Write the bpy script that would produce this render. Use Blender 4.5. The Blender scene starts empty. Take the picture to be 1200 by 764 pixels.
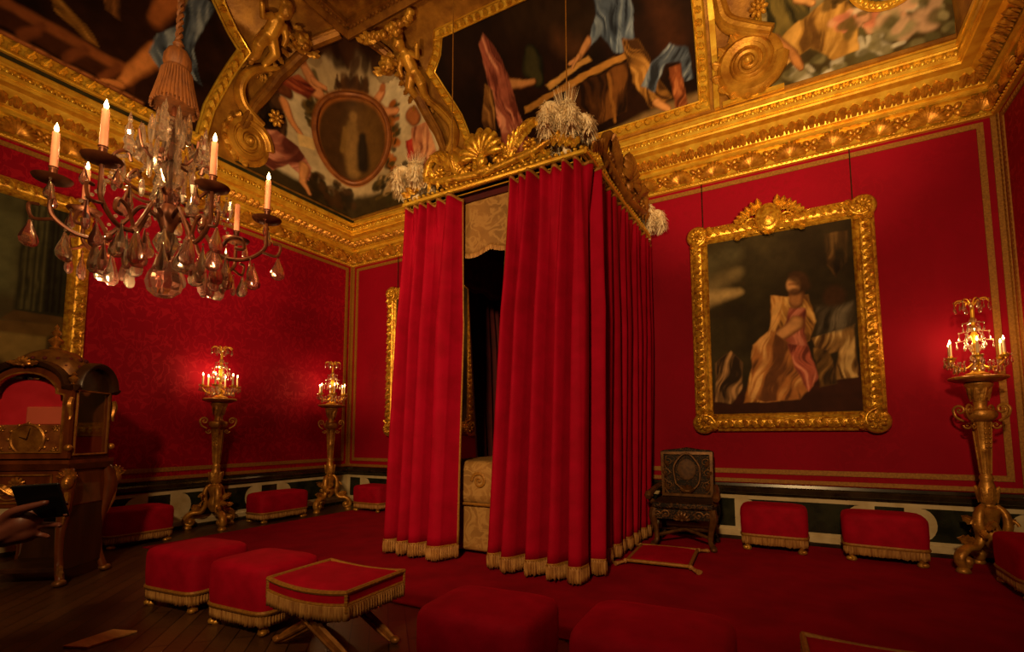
import bpy, bmesh, math, random
import numpy as np
from math import pi, sin, cos, sqrt, radians
from mathutils import Matrix, Vector
random.seed(7); RNG = np.random.default_rng(7)
SC = bpy.context.scene
COL = SC.collection
W = 8.83            # width of the back wall; the back wall is y=0, the left wall x=0, the room lies at y<0

# ------------------------------------------------------------------ mesh builder
class MB:
    def __init__(s): s.V = []; s.F = []; s.n = 0
    def add(s, V, F, M=None):
        V = np.asarray(V, float).reshape(-1, 3)
        if M is not None:
            m = np.array(M); V = V @ m[:3, :3].T + m[:3, 3]
        b = s.n
        s.V.append(V); s.n += len(V)
        s.F.extend([tuple(i + b for i in f) for f in F])
        return s
    def merge(s, o, M=None):
        if o.n: s.add(np.concatenate(o.V), o.F, M)
        return s
    def verts(s): return np.concatenate(s.V) if s.V else np.zeros((0, 3))

def T(x=0, y=0, z=0): return Matrix.Translation((x, y, z))
def RX(a): return Matrix.Rotation(radians(a), 4, 'X')
def RY(a): return Matrix.Rotation(radians(a), 4, 'Y')
def RZ(a): return Matrix.Rotation(radians(a), 4, 'Z')
def S3(x, y=None, z=None):
    y = x if y is None else y; z = x if z is None else z
    return Matrix.Diagonal((x, y, z, 1))
def frame(o, ux, uy):
    """matrix whose local x, y, z are ux, uy and their cross product, at o"""
    ux = Vector(ux).normalized(); uz = ux.cross(Vector(uy)).normalized(); uy = uz.cross(ux)
    m = Matrix((ux, uy, uz)).transposed().to_4x4(); m.translation = Vector(o); return m

def gridf(nu, nv, cu=False, cv=False):
    F = []
    for i in range(nu if cu else nu - 1):
        a = i * nv; b = ((i + 1) % nu) * nv
        for j in range(nv if cv else nv - 1):
            k = (j + 1) % nv
            F.append((a + j, b + j, b + k, a + k))
    return F
def box(mb, c, s, M=None):
    x, y, z = c; a, b, d = s[0] / 2, s[1] / 2, s[2] / 2
    V = [(x+i*a, y+j*b, z+k*d) for i in (-1, 1) for j in (-1, 1) for k in (-1, 1)]
    return mb.add(V, [(0,1,3,2),(4,6,7,5),(0,4,5,1),(2,3,7,6),(0,2,6,4),(1,5,7,3)], M)
def box2(mb, lo, hi, M=None):
    return box(mb, [(a+b)/2 for a, b in zip(lo, hi)], [abs(b-a) for a, b in zip(lo, hi)], M)
def lathe(mb, prof, n=20, M=None, sx=1, sy=1):
    V = []
    for i in range(n):
        a = 2*pi*i/n
        V += [(r*cos(a)*sx, r*sin(a)*sy, z) for r, z in prof]
    F = gridf(n, len(prof), True)
    m = len(prof)
    if prof[0][0] > 1e-4: F.append(tuple(i*m for i in range(n))[::-1])
    if prof[-1][0] > 1e-4: F.append(tuple(i*m+m-1 for i in range(n)))
    return mb.add(V, F, M)
def ball(mb, c, r, M=None, n=12, m=8):
    if not hasattr(r, '__len__'): r = (r, r, r)
    prof = [(sin(pi*j/m), -cos(pi*j/m)) for j in range(m+1)]
    loc = T(*c) @ S3(*r)
    return lathe(mb, prof, n, loc if M is None else M @ loc)
def tube(mb, pts, r, n=8, closed=False, M=None, flat=1.0, up=None):
    P = np.asarray(pts, float); k = len(P)
    R = np.full(k, r, float) if not hasattr(r, '__len__') else np.interp(np.linspace(0, 1, k), np.linspace(0, 1, len(r)), r)
    if closed: Tn = np.roll(P, -1, 0) - np.roll(P, 1, 0)
    else: Tn = np.gradient(P, axis=0)
    Tn /= np.linalg.norm(Tn, axis=1)[:, None] + 1e-12
    u = np.array(up if up is not None else ((0, 0, 1) if abs(Tn[0][2]) < .9 else (1, 0, 0)), float)
    V = []
    for i in range(k):
        if up is not None: u = np.array(up, float)
        u = u - Tn[i]*(u @ Tn[i]); u /= np.linalg.norm(u) + 1e-12
        w = np.cross(Tn[i], u)
        for j in range(n):
            a = 2*pi*j/n
            V.append(P[i] + R[i]*(cos(a)*w + sin(a)*u*flat))
    F = gridf(k, n, closed, True)
    if not closed:
        F.append(tuple(range(n))); F.append(tuple((k-1)*n + j for j in range(n))[::-1])
    return mb.add(V, F, M)
def bez(p0, p1, p2, p3, n=12):
    t = np.linspace(0, 1, n)[:, None]
    p0, p1, p2, p3 = map(lambda p: np.array(p, float), (p0, p1, p2, p3))
    return (1-t)**3*p0 + 3*t*(1-t)**2*p1 + 3*t*t*(1-t)*p2 + t**3*p3
def spline(pts, n=8):
    """Catmull-Rom through pts"""
    P = [np.array(p, float) for p in pts]; P = [2*P[0]-P[1]] + P + [2*P[-1]-P[-2]]; out = []
    for i in range(1, len(P)-2):
        for t in np.linspace(0, 1, n, endpoint=False):
            a, b, c, d = P[i-1:i+3]
            out.append(.5*(2*b + (c-a)*t + (2*a-5*b+4*c-d)*t*t + (3*b-a-3*c+d)*t**3))
    out.append(P[-2]); return np.array(out)
def prism(mb, poly, h, M=None):
    """polygon in local xy extruded to z=h"""
    k = len(poly)
    V = [(x, y, 0) for x, y in poly] + [(x, y, h) for x, y in poly]
    F = [tuple(range(k))[::-1], tuple(range(k, 2*k))] + [(i, (i+1) % k, k+(i+1) % k, k+i) for i in range(k)]
    return mb.add(V, F, M)
def sweep(mb, prof, path, nrm, closed=True, M=None):
    """profile (outward, off the plane) swept along a planar path with mitred corners"""
    P = [np.array(p, float) for p in path]; k = len(P); N = np.array(nrm, float); V = []
    for i in range(k):
        a = P[i]-P[i-1] if (closed or i > 0) else P[1]-P[0]
        b = P[(i+1) % k]-P[i] if (closed or i < k-1) else a
        a = a/np.linalg.norm(a); b = b/np.linalg.norm(b)
        sa, sb = np.cross(a, N), np.cross(b, N)
        m = sa+sb; m = m/(m @ sa)
        V += [P[i] + m*o + N*h for o, h in prof]
    n = len(prof); F = gridf(k, n, closed, True)
    if not closed: F += [tuple(range(n)), tuple((k-1)*n+j for j in range(n))[::-1]]
    return mb.add(V, F, M)

# ------------------------------------------------------------------ carved ornament, local xy plane, z outwards
def rosette(mb, M, r, petals=8, h=None):
    h = h or r*.35
    for i in range(petals):
        a = 360*i/petals
        ball(mb, (r*.62, 0, h*.35), (r*.4, r*.24, h*.45), M @ RZ(a), 8, 5)
    ball(mb, (0, 0, h*.5), (r*.28, r*.28, h*.6), M, 10, 6)
def shell(mb, M, r, ribs=9, spread=100, h=None, boss=True):
    h = h or r*.3
    for i in range(ribs):
        a = radians(90 + spread*(i/(ribs-1)*2-1))
        L = r*(1-.12*abs(i/(ribs-1)*2-1))
        pts = [(cos(a)*L*t, sin(a)*L*t, h*(.25+.75*sin(t*2.6))) for t in np.linspace(.1, 1, 7)]
        tube(mb, pts, [r*.03, r*.1, r*.17, r*.12], 6, M=M)
    if boss: ball(mb, (0, 0, h*.4), (r*.2, r*.2, h*.6), M, 8, 5)
def leaf(mb, M, l, w, h=None, curl=1.0, lobes=4):
    """acanthus leaf along +y from the origin, tip curling outwards"""
    h = h or l*.25; nu, nv = 13, 9; V = []
    for i in range(nu):
        t = i/(nu-1)
        ww = w*.5*(sin(pi*min(1, t*.92+.08))**.7)*(1-.28*abs(sin(pi*lobes*t)))
        z0 = h*(.25 + sin(t*pi*.55)*curl); y = l*(t - .12*max(0, t-.8)*5*curl)
        for j in range(nv):
            s = j/(nv-1)*2-1
            V.append((ww*s, y - abs(s)*.10*l*(1-t)*0, z0*(1-.55*s*s) - h*.12*cos(s*pi*3)*(1-abs(s))))
    mb.add(V, gridf(nu, nv), M)
def volute(mb, M, r, turns=2.2, th=.16, sgn=1, lead=None, h=None, flat=.8):
    """spiral scroll; lead = optional list of xy points that run into it"""
    pts = []; n = int(18*turns)
    for i in range(n+1):
        t = i/n; a = sgn*(2*pi*turns*t); rr = r*(1-.86*t**.85)
        pts.append((rr*cos(a), rr*sin(a), (h or 0)*t))
    rad = list(np.interp(np.linspace(0, 1, 12), [0, 1], [r*th, r*th*.42]))
    if lead is not None:
        lp = [np.array((p[0], p[1], 0.)) for p in lead]
        ld = spline(lp + [np.array(pts[0])], 6)[:-1]
        f = len(ld)/(len(ld)+len(pts))
        pts = list(ld) + pts; rad = list(np.interp(np.linspace(0, 1, 24), [0, f, 1], [r*th*.8, r*th, r*th*.42]))
    tube(mb, pts, rad, 7, M=M, flat=flat, up=None)
    ball(mb, (0, 0, (h or 0)), (r*.17, r*.17, r*.17*flat), M, 10, 6)
def fringe(mb, path, top, L, step=.011, dep=.006, seed=1):
    """hanging bullion fringe below the closed or open path (xy points), from z=top down by L"""
    rg = np.random.default_rng(seed); P = np.asarray(path, float)
    seg = np.linalg.norm(np.diff(P[:, :2], axis=0), axis=1); cum = np.r_[0, np.cumsum(seg)]
    n = max(4, int(cum[-1]/step)); s = np.linspace(0, cum[-1], n)
    X = np.interp(s, cum, P[:, 0]); Y = np.interp(s, cum, P[:, 1]); Z = np.interp(s, cum, P[:, 2]) if P.shape[1] > 2 else np.zeros(n)
    tx, ty = np.gradient(X), np.gradient(Y); ln = np.hypot(tx, ty)+1e-9; nx, ny = ty/ln, -tx/ln
    V = []
    rag = L*(1+.10*rg.standard_normal(n)*.6)
    for i in range(n):
        o = dep*(1 if i % 2 else -.4)
        for f, q in ((0, 0), (.06, .5), (.2, 1), (.6, 1.2), (1, 1.0)):
            oo = o*q+.006; jx = rg.normal()*.0012*f
            V.append((X[i]+nx[i]*oo+jx, Y[i]+ny[i]*oo, Z[i]+top-rag[i]*f))
    mb.add(V, gridf(n, 5))

# ------------------------------------------------------------------ objects
def obj(name, mb, m, parent=None, smooth=40, mods=None, kind=None, label=None, loc=None):
    me = bpy.data.meshes.new(name)
    if mb.n:
        me.from_pydata(mb.verts().tolist(), [], mb.F)
        me.update()
        if smooth:
            me.shade_smooth(); me.set_sharp_from_angle(angle=radians(smooth))
    o = bpy.data.objects.new(name, me); COL.objects.link(o)
    if m is not None: me.materials.append(m)
    if parent: o.parent = parent
    if kind: o['kind'] = kind
    if label: o['label'] = label
    if loc: o.location = loc
    for md in mods or []:
        k = dict(md); x = o.modifiers.new(k['type'].title(), k.pop('type'))
        for a, b in k.items(): setattr(x, a, b)
    return o
def struct(name, mb, m, **k): return obj(name, mb, m, kind='structure', **k)
BEV = lambda w, s=2: dict(type='BEVEL', width=w, segments=s, limit_method='ANGLE')
SOL = lambda t: dict(type='SOLIDIFY', thickness=t, offset=0)
def REM(v): return dict(type='REMESH', mode='VOXEL', voxel_size=v, use_smooth_shade=True)
SMO = lambda n, f=.5: dict(type='SMOOTH', iterations=n, factor=f)
def tag(o, label, cat, group=None):
    o['label'] = label; o['category'] = cat
    if group: o['group'] = group
    return o
def thing(name, label, cat, loc=(0, 0, 0), rz=0, group=None):
    o = bpy.data.objects.new(name, None); COL.objects.link(o); o.empty_display_size = .1
    o.location = loc; o.rotation_euler = (0, 0, radians(rz))
    return tag(o, label, cat, group)
KIDS = lambda o: [c for c in COL.objects if c.parent == o]
def dup(root, loc, rz, label, group=None, scale=None):
    def cp(o, par):
        c = o.copy(); COL.objects.link(c); c.parent = par
        for k in KIDS(o): cp(k, c)
        return c
    r = cp(root, None); r.location = loc; r.rotation_euler = (0, 0, radians(rz)); r['label'] = label
    if group: r['group'] = group
    if scale: r.scale = scale
    return r

# ------------------------------------------------------------------ materials
def lin(c): return tuple(((x/255+.055)/1.055)**2.4 if x > 10 else x/255/12.92 for x in c)
class NT:
    def __init__(s, name):
        s.m = bpy.data.materials.new(name); s.m.use_nodes = True; s.t = s.m.node_tree
        s.b = s.t.nodes['Principled BSDF']; s.out = s.t.nodes['Material Output']
    def n(s, ty, **k):
        x = s.t.nodes.new('ShaderNode'+ty)
        for a, b in k.items():
            if a.startswith('i_'): x.inputs[int(a[2:]) if a[2:].isdigit() else a[2:].replace('_', ' ')].default_value = b
            else: setattr(x, a, b)
        return x
    def l(s, a, b): s.t.links.new(a, b)
    def math(s, op, a, b=0.0, c=None):
        x = s.t.nodes.new('ShaderNodeMath'); x.operation = op
        for i, v in enumerate((a, b, c)):
            if v is None: continue
            if isinstance(v, (int, float)): x.inputs[i].default_value = v
            else: s.l(v, x.inputs[i])
        return x.outputs[0]
    def ramp(s, fac, stops):
        x = s.t.nodes.new('ShaderNodeValToRGB'); e = x.color_ramp.elements
        while len(e) < len(stops): e.new(.5)
        for q, (p, c) in zip(e, stops): q.position = p; q.color = (*c, 1) if len(c) == 3 else c
        s.l(fac, x.inputs[0]); return x.outputs[0]
    def noise(s, vec, scale, det=4, rough=.55, dist=0):
        x = s.n('TexNoise'); x.inputs['Scale'].default_value = scale; x.inputs['Detail'].default_value = det
        x.inputs['Roughness'].default_value = rough; x.inputs['Distortion'].default_value = dist
        if vec is not None: s.l(vec, x.inputs['Vector'])
        return x.outputs['Fac']
    def obj_co(s): return s.n('TexCoord').outputs['Object']
    def bump(s, h, st=.3, dist=.01):
        x = s.n('Bump'); x.inputs['Strength'].default_value = st; x.inputs['Distance'].default_value = dist
        s.l(h, x.inputs['Height']); s.l(x.outputs[0], s.b.inputs['Normal'])
    def set(s, **k):
        for a, b in k.items(): s.b.inputs[a.replace('_', ' ')].default_value = b
def mat(name, c1, c2=None, rough=.5, metal=0., ns=6, nd=5, lo=.35, hi=.65, bs=None, bst=.3, bd=.005, sheen=0, coat=0, spec=.5, stretch=None):
    t = NT(name); co = t.obj_co()
    if stretch:
        mp = t.n('Mapping'); mp.inputs['Scale'].default_value = stretch; t.l(co, mp.inputs[0]); co = mp.outputs[0]
    if c2 is not None:
        t.l(t.ramp(t.noise(co, ns, nd), [(lo, lin(c1)), (hi, lin(c2))]), t.b.inputs['Base Color'])
    else: t.b.inputs['Base Color'].default_value = (*lin(c1), 1)
    t.set(Roughness=rough, Metallic=metal, Coat_Weight=coat, Sheen_Weight=sheen)
    t.b.inputs['Specular IOR Level'].default_value = .12 if sheen else spec
    if sheen:
        t.b.inputs['Sheen Tint'].default_value = (.5, .002, .02, 1); t.b.inputs['Sheen Roughness'].default_value = .4
    if bs: t.bump(t.noise(co, bs, 4), bst, bd)
    return t.m
# ------------------------------------------------------------------ palette
GOLD = mat('gilt', (248, 206, 74), (222, 164, 46), .34, .5, 9, 5, bs=40, bst=.12, bd=.004)
GOLD_DULL = mat('old_gilt', (206, 156, 60), (156, 102, 30), .42, .5, 7, 5, bs=45, bst=.4, bd=.006)
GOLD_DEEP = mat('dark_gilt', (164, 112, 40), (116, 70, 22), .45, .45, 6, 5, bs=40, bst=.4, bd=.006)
GOLD_FRAME = mat('burnished_gilt', (240, 190, 62), (168, 108, 26), .32, .55, 22, 6, bs=38, bst=.55, bd=.01)
STUCCO = mat('gilt_stucco', (190, 136, 50), (130, 82, 26), .5, .35, 4, 5, bs=26, bst=.4, bd=.01)
BRAID = mat('gold_braid', (166, 114, 36), (136, 88, 24), .6, .2, 60, 3, bs=160, bst=.3, bd=.004)
FRINGE = mat('bullion_fringe', (190, 142, 78), (140, 92, 44), .6, .12, 50, 3, bs=90, bst=.5, bd=.004, stretch=(1, 1, .15))
VELVET = mat('crimson_velvet', (164, 0, 40), (146, 0, 32), .8, 0, 5, 5, sheen=.15, bs=220, bst=.15, bd=.002)
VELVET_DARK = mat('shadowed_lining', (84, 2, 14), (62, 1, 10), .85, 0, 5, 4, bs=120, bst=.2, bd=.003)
VELVET_STOOL = mat('stool_velvet', (166, 3, 38), (146, 1, 30), .75, 0, 9, 5, sheen=.25, bs=200, bst=.15, bd=.002)
CARPET = mat('crimson_carpet', (138, 0, 26), (116, 0, 20), .95, 0, 3.5, 6, bs=260, bst=.5, bd=.006, sheen=.2)
GREEN_MARBLE = mat('green_marble', (44, 46, 30), (20, 24, 16), .22, 0, 5, 8, .38, .62)
BLACK_MARBLE = mat('dark_marble', (52, 42, 26), (26, 20, 12), .2, 0, 6, 8, .38, .62)
WHITE_MARBLE = mat('white_marble', (206, 188, 150), (176, 154, 112), .35, 0, 5, 7, .4, .7)
CRIMSON_PLAIN = mat('plain_crimson_cloth', (150, 3, 18), (132, 2, 14), .7, 0, 3, 5, bs=180, bst=.15, bd=.002)

def damask(name, axis, contrast):
    t = NT(name); co = t.obj_co(); sp = t.n('SeparateXYZ'); t.l(co, sp.inputs[0])
    U, V = sp.outputs[axis], sp.outputs[2]
    v = t.math('MULTIPLY', V, 2*pi/1.15)
    row = t.math('MULTIPLY', t.math('FLOOR', t.math('MULTIPLY', U, 1/.72)), pi)          # half drop between neighbouring drops
    u = t.math('ABSOLUTE', t.math('SUBTRACT', t.math('FRACT', t.math('MULTIPLY', U, 1/.72)), .5))
    vv = t.math('ADD', v, row)
    cb = t.n('CombineXYZ'); t.l(t.math('MULTIPLY', u, 3.4), cb.inputs[0]); t.l(t.math('MULTIPLY', t.math('SINE', vv), .62), cb.inputs[1]); t.l(t.math('MULTIPLY', t.math('COSINE', vv), .62), cb.inputs[2])
    f = t.noise(cb.outputs[0], 2.1, 2.5, .5, .8)
    ridge = t.math('ABSOLUTE', t.math('SUBTRACT', f, .5))
    pat = t.ramp(ridge, [(.015, (1, 1, 1)), (.05, (0, 0, 0))])
    big = t.noise(co, 1.1, 4)
    mx = t.n('MixRGB'); t.l(pat, mx.inputs[0]); t.l(t.ramp(big, [(.35, lin((150, 0, 34))), (.65, lin((134, 0, 28)))]), mx.inputs[1]); mx.inputs[2].default_value = (*[a*(1-contrast)+b*contrast for a, b in zip(lin((142, 0, 30)), lin((186, 24, 44)))], 1)
    t.l(mx.outputs[0], t.b.inputs['Base Color'])
    t.l(t.ramp(pat, [(0, (.75,)*3), (1, (.75-contrast*.35,)*3)]), t.b.inputs['Roughness'])
    t.b.inputs['Specular IOR Level'].default_value = .15
    t.bump(t.noise(co, 240, 2), .12, .002); return t.m
DAMASK_X, DAMASK_Y = damask('crimson_damask_back', 0, .03), damask('crimson_damask_side', 1, .45)
def parquet():
    t = NT('oak_parquet'); co = t.obj_co()
    mp = t.n('Mapping'); mp.inputs['Rotation'].default_value = (0, 0, radians(45)); t.l(co, mp.inputs[0])
    br = t.n('TexBrick'); br.offset = .5; t.l(mp.outputs[0], br.inputs['Vector'])
    for k, v in (('Scale', 1.0), ('Mortar Size', .004), ('Brick Width', .62), ('Row Height', .11), ('Bias', 0)): br.inputs[k].default_value = v
    br.inputs['Color1'].default_value = (*lin((92, 58, 28)), 1); br.inputs['Color2'].default_value = (*lin((70, 42, 20)), 1); br.inputs['Mortar'].default_value = (*lin((26, 14, 6)), 1)
    mx = t.n('MixRGB', blend_type='MULTIPLY'); mx.inputs[0].default_value = .6
    m2 = t.n('Mapping'); m2.inputs['Rotation'].default_value = (0, 0, radians(45)); m2.inputs['Scale'].default_value = (3, 40, 1); t.l(co, m2.inputs[0])
    t.l(br.outputs[0], mx.inputs[1]); t.l(t.ramp(t.noise(m2.outputs[0], 2, 5), [(.3, (.55,)*3), (.7, (1,)*3)]), mx.inputs[2])
    t.l(mx.outputs[0], t.b.inputs['Base Color']); t.set(Roughness=.38); return t.m
PARQUET = parquet()

# ------------------------------------------------------------------ shell of the room
YF = -10.4; H = 7.5
m = MB(); box2(m, (-.2, YF-.2, -.2), (W+.2, .2, 0)); struct('floor', m, PARQUET, smooth=0)
m = MB(); box2(m, (-.2, YF, 0), (0, 0, H)); struct('wall_left', m, DAMASK_Y, smooth=0)
m = MB(); box2(m, (-.2, 0, 0), (W+.2, .2, H)); struct('wall_back', m, DAMASK_X, smooth=0)
m = MB(); box2(m, (W, YF, 0), (W+.2, 0, H)); struct('wall_right', m, DAMASK_Y, smooth=0)
m = MB(); box2(m, (-.2, YF-.2, 0), (W+.2, YF, H)); struct('wall_front', m, DAMASK_X, smooth=0)
m = MB(); box2(m, (-.2, YF-.2, H), (W+.2, .2, H+.2)); struct('ceiling', m, STUCCO, smooth=0)

UPATH = [(0, YF, 0), (0, 0, 0), (W, 0, 0), (W, YF, 0)]
def runs():
    """the three visible walls as (matrix with x along the wall, y up, z into the room, length)"""
    yield frame((0, YF, 0), (0, 1, 0), (0, 0, 1)), -YF, 'A'
    yield frame((0, 0, 0), (1, 0, 0), (0, 0, 1)), W, 'B'
    yield frame((W, 0, 0), (0, -1, 0), (0, 0, 1)), -YF, 'C'
def along(step, lo, hi): 
    n = max(1, int(round((hi-lo)/step))); return [lo+(hi-lo)*(i+.5)/n for i in range(n)]

# cornice: one moulded run, its carved rows are pattern of the moulding
PROF = [(0,4.245),(.045,4.245),(.055,4.262),(.045,4.282),(.025,4.30),(.02,4.485),(.06,4.492),(.075,4.505),(.075,4.522),(.06,4.53),(.06,4.545),(.095,4.555),
        (.10,4.575),(.115,4.60),(.16,4.63),(.20,4.67),(.215,4.685),(.31,4.685),(.315,4.705),(.325,4.705),(.325,4.722),(.34,4.722),(.345,4.757),
        (.295,4.76),(.295,4.825),(.33,4.83),(.335,4.845),(.345,4.85),(.35,4.885),(.34,4.90),(.30,4.905),(.30,4.95),(0,4.95)]
m = MB(); sweep(m, PROF, UPATH, (0, 0, 1), closed=False); struct('trim_1', m, GOLD, smooth=30)
sh = MB(); shell(sh, T(0, -.085, -.01), .175, 11, 84, .05, False); 
for s in (-1, 1): volute(sh, T(s*.095, -.07, .01) @ S3(-s, 1, 1), .036, 1.3, .3)
qf = MB()
for a in range(4): ball(qf, (.05, 0, .012), (.042, .032, .024), RZ(90*a+45), 8, 5)
ball(qf, (0, 0, .015), (.022, .022, .03), None, 8, 5)
for s in (-1, 1): leaf(qf, T(s*.06, -.085, 0) @ RZ(-s*40), .16, .07, .03, .8, 3)
lf = MB(); leaf(lf, Matrix(), .135, .10, .04, 1, 3)
lf2 = MB(); leaf(lf2, Matrix(), .085, .045, .02, 1, 2)
m = MB(); b = MB(); q = MB()
for M0, L, w in runs():
    lo, hi = (.02, L-.02) if w == 'B' else ((L-6.2, L-.02) if w == 'A' else (.02, 3.0))
    for i, x in enumerate(along(.205, lo, hi)):
        m.merge(sh if i % 2 == 0 else qf, M0 @ T(x, 4.392, .024))
    for x in along(.098, lo, hi):
        m.merge(lf, M0 @ T(x, 4.560, .105) @ RX(30) @ RZ(RNG.uniform(-14, 14)))
        m.merge(lf2, M0 @ T(x+.049, 4.558, .108) @ RX(30))
    for k, x in enumerate(along(.042, lo+.3, hi-.3)):
        if k % 2 == 0: ball(b, (x, 4.793, .305), (.024, .03, .026), M0, 8, 6)
        else: ball(b, (x, 4.793, .30), (.011, .028, .014), M0, 6, 4)
    for x in along(.05, lo, hi): ball(b, (x, 4.262, .052), (.017, .012, .012), M0, 6, 4)
GOLD_CARVED = mat('carved_gilt', (214, 152, 50), (160, 102, 28), .36, .5, 14, 5, bs=60, bst=.3, bd=.005)
struct('trim_2', m, GOLD_CARVED, smooth=50); struct('trim_3', b, GOLD, smooth=60)
# dark green band behind the beads
m = MB(); sweep(m, [(.30, 4.902), (.338, 4.902), (.338, 4.945), (.30, 4.945)], UPATH[:2], (0, 0, 1), closed=False); struct('trim_4', m, mat('green_bronze', (60, 58, 34), (36, 40, 24), .5, .3), smooth=0)

# gold braid tacked around each hanging: outer and inner band
def braid_rect(mb, M0, x0, x1, z0, z1, w, d=.012):
    sweep(mb, [(0, 0), (0, d), (-w, d), (-w, 0)], [(x0, z0, 0), (x1, z0, 0), (x1, z1, 0), (x0, z1, 0)], (0, 0, 1), True, M0)
    n1 = along(.05, x0+w*1.2, x1-w*1.2); n2 = along(.05, z0+w*1.2, z1-w*1.2)
    for x in n1:
        for z in (z0+w/2, z1-w/2): box(mb, (x, z, d), (.02, w*.7, .006), M0 @ T(0, 0, 0))
    for z in n2:
        for x in (x0+w/2, x1-w/2): box(mb, (x, z, d), (w*.7, .02, .006), M0)
for i, (M0, L, w) in enumerate(runs()):
    lo, hi = (0.012, L-.012) if w == 'B' else ((L-9.5, L-.012) if w == 'A' else (.012, 9.5))
    m = MB(); braid_rect(m, M0, lo, hi, .642, 4.32, .042); braid_rect(m, M0, lo+.095, hi-.095, .742, 4.212, .052)
    struct('trim_%d' % (5+i), m, BRAID, smooth=0)

# marble dado below the hangings
m = MB(); sweep(m, [(0,.50),(.03,.50),(.035,.52),(.06,.535),(.065,.575),(.05,.595),(.035,.60),(.03,.63),(0,.635)], UPATH, (0,0,1), closed=False); struct('trim_8', m, BLACK_MARBLE, smooth=30)
m = MB(); sweep(m, [(0,.0),(.02,.0),(.02,.5),(0,.5)], UPATH, (0,0,1), closed=False); struct('trim_9', m, WHITE_MARBLE, smooth=0)
m = MB(); sweep(m, [(0,0),(.05,0),(.05,.035),(.035,.045),(0,.045)], UPATH, (0,0,1), closed=False); struct('baseboard_left', m, BLACK_MARBLE, smooth=0)
m = MB(); sweep(m, [(0,.045),(.04,.045),(.04,.10),(.03,.11),(0,.11)], UPATH, (0,0,1), closed=False); struct('baseboard_back', m, WHITE_MARBLE, smooth=0)
def scoop(x0, x1, z0, z1, notch):
    """panel outline with scooped (concave) ends"""
    P = []
    c = (z0+z1)/2; r = (z1-z0)/2
    for a in np.linspace(-90, 90, 11): P.append((x0 + notch*cos(radians(a)), c + r*sin(radians(a))))
    R = [(x1 - notch*cos(radians(a)), c + r*sin(radians(a))) for a in np.linspace(90, -90, 11)]
    return P + R
g = MB()
for M0, L, w in runs():
    start = {'A': L-4.6, 'B': .10, 'C': .10}[w]; x = start
    k = 0
    while x < min(L-.1, start+9):
        wd = (.24, 1.05, .24, .95)[k % 4]
        if x+wd > L-.06: wd = L-.06-x
        if wd > .1:
            poly = [(x, .145), (x+wd, .145), (x+wd, .455), (x, .455)] if k % 2 == 0 or wd < .5 else scoop(x, x+wd, .145, .455, .12)
            prism(g, poly, .008, M0 @ T(0, 0, .016))
            if k % 2 and wd > .9:
                cx = x+wd/2
        x += wd+.13; k += 1
struct('trim_10', g, GREEN_MARBLE, smooth=0)

# ------------------------------------------------------------------ the cove between cornice and ceiling
CZ, CD, CA, CB = 4.95, .33, 1.27, 2.0
def cove(w, s, z, off=0.0):
    t = math.asin(min(1, max(0, (z-CZ)/CB))); d = CD + CA*(1-cos(t))
    n = np.array((CB*cos(t), -CA*sin(t))); n /= np.linalg.norm(n)
    if z < CZ: n = np.array((1., 0.))
    d += n[0]*off; zz = z + n[1]*off
    if w == 'A': return np.array((d, s, zz)), np.array((n[0], 0, n[1]))
    if w == 'B': return np.array((s, -d, zz)), np.array((0, -n[0], n[1]))
    return np.array((W-d, s, zz)), np.array((-n[0], 0, n[1]))
prof = [(CD+CA*(1-cos(t)), CZ+CB*sin(t)) for t in np.linspace(0, pi/2, 25)]
m = MB(); sweep(m, prof + [(CD+CA+.02, CZ+CB+.1), (CD-.3, CZ+CB+.1), (CD-.3, CZ)], UPATH, (0, 0, 1), closed=False)
struct('trim_14', m, STUCCO, smooth=60)
# stepped frame of the flat ceiling, and the coffer inside it
RC = [(0, YF, 0), (0, 0, 0), (W, 0, 0), (W, YF, 0)]
def inset(d, z=0): return [(d, YF, z), (d, -d, z), (W-d, -d, z), (W-d, YF, z)]
m = MB()
sweep(m, [(0,6.90),(.06,6.86),(.10,6.90),(.12,6.93),(.2,6.93),(.2,7.0),(.26,7.0),(.28,7.05),(.42,7.05),(.42,7.12),(.48,7.14),(.52,7.2),(.52,7.5),(0,7.5)], inset(1.55), (0,0,1), closed=False)
sweep(m, [(.78,7.05),(.85,7.03),(.92,7.05),(.92,7.5),(.78,7.5)], inset(1.55), (0,0,1), closed=False)
for P0, P1 in (((1.7, -1.7), (1.7, -6)), ((1.7, -1.7), (W-1.7, -1.7))):
    n = int(math.dist(P0, P1)/.07)
    for i in range(n):
        t = i/n; ball(m, (P0[0]+(P1[0]-P0[0])*t, P0[1]+(P1[1]-P0[1])*t, 6.925), .026, None, 7, 5)
struct('trim_11', m, GOLD_DEEP, smooth=35)
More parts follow.
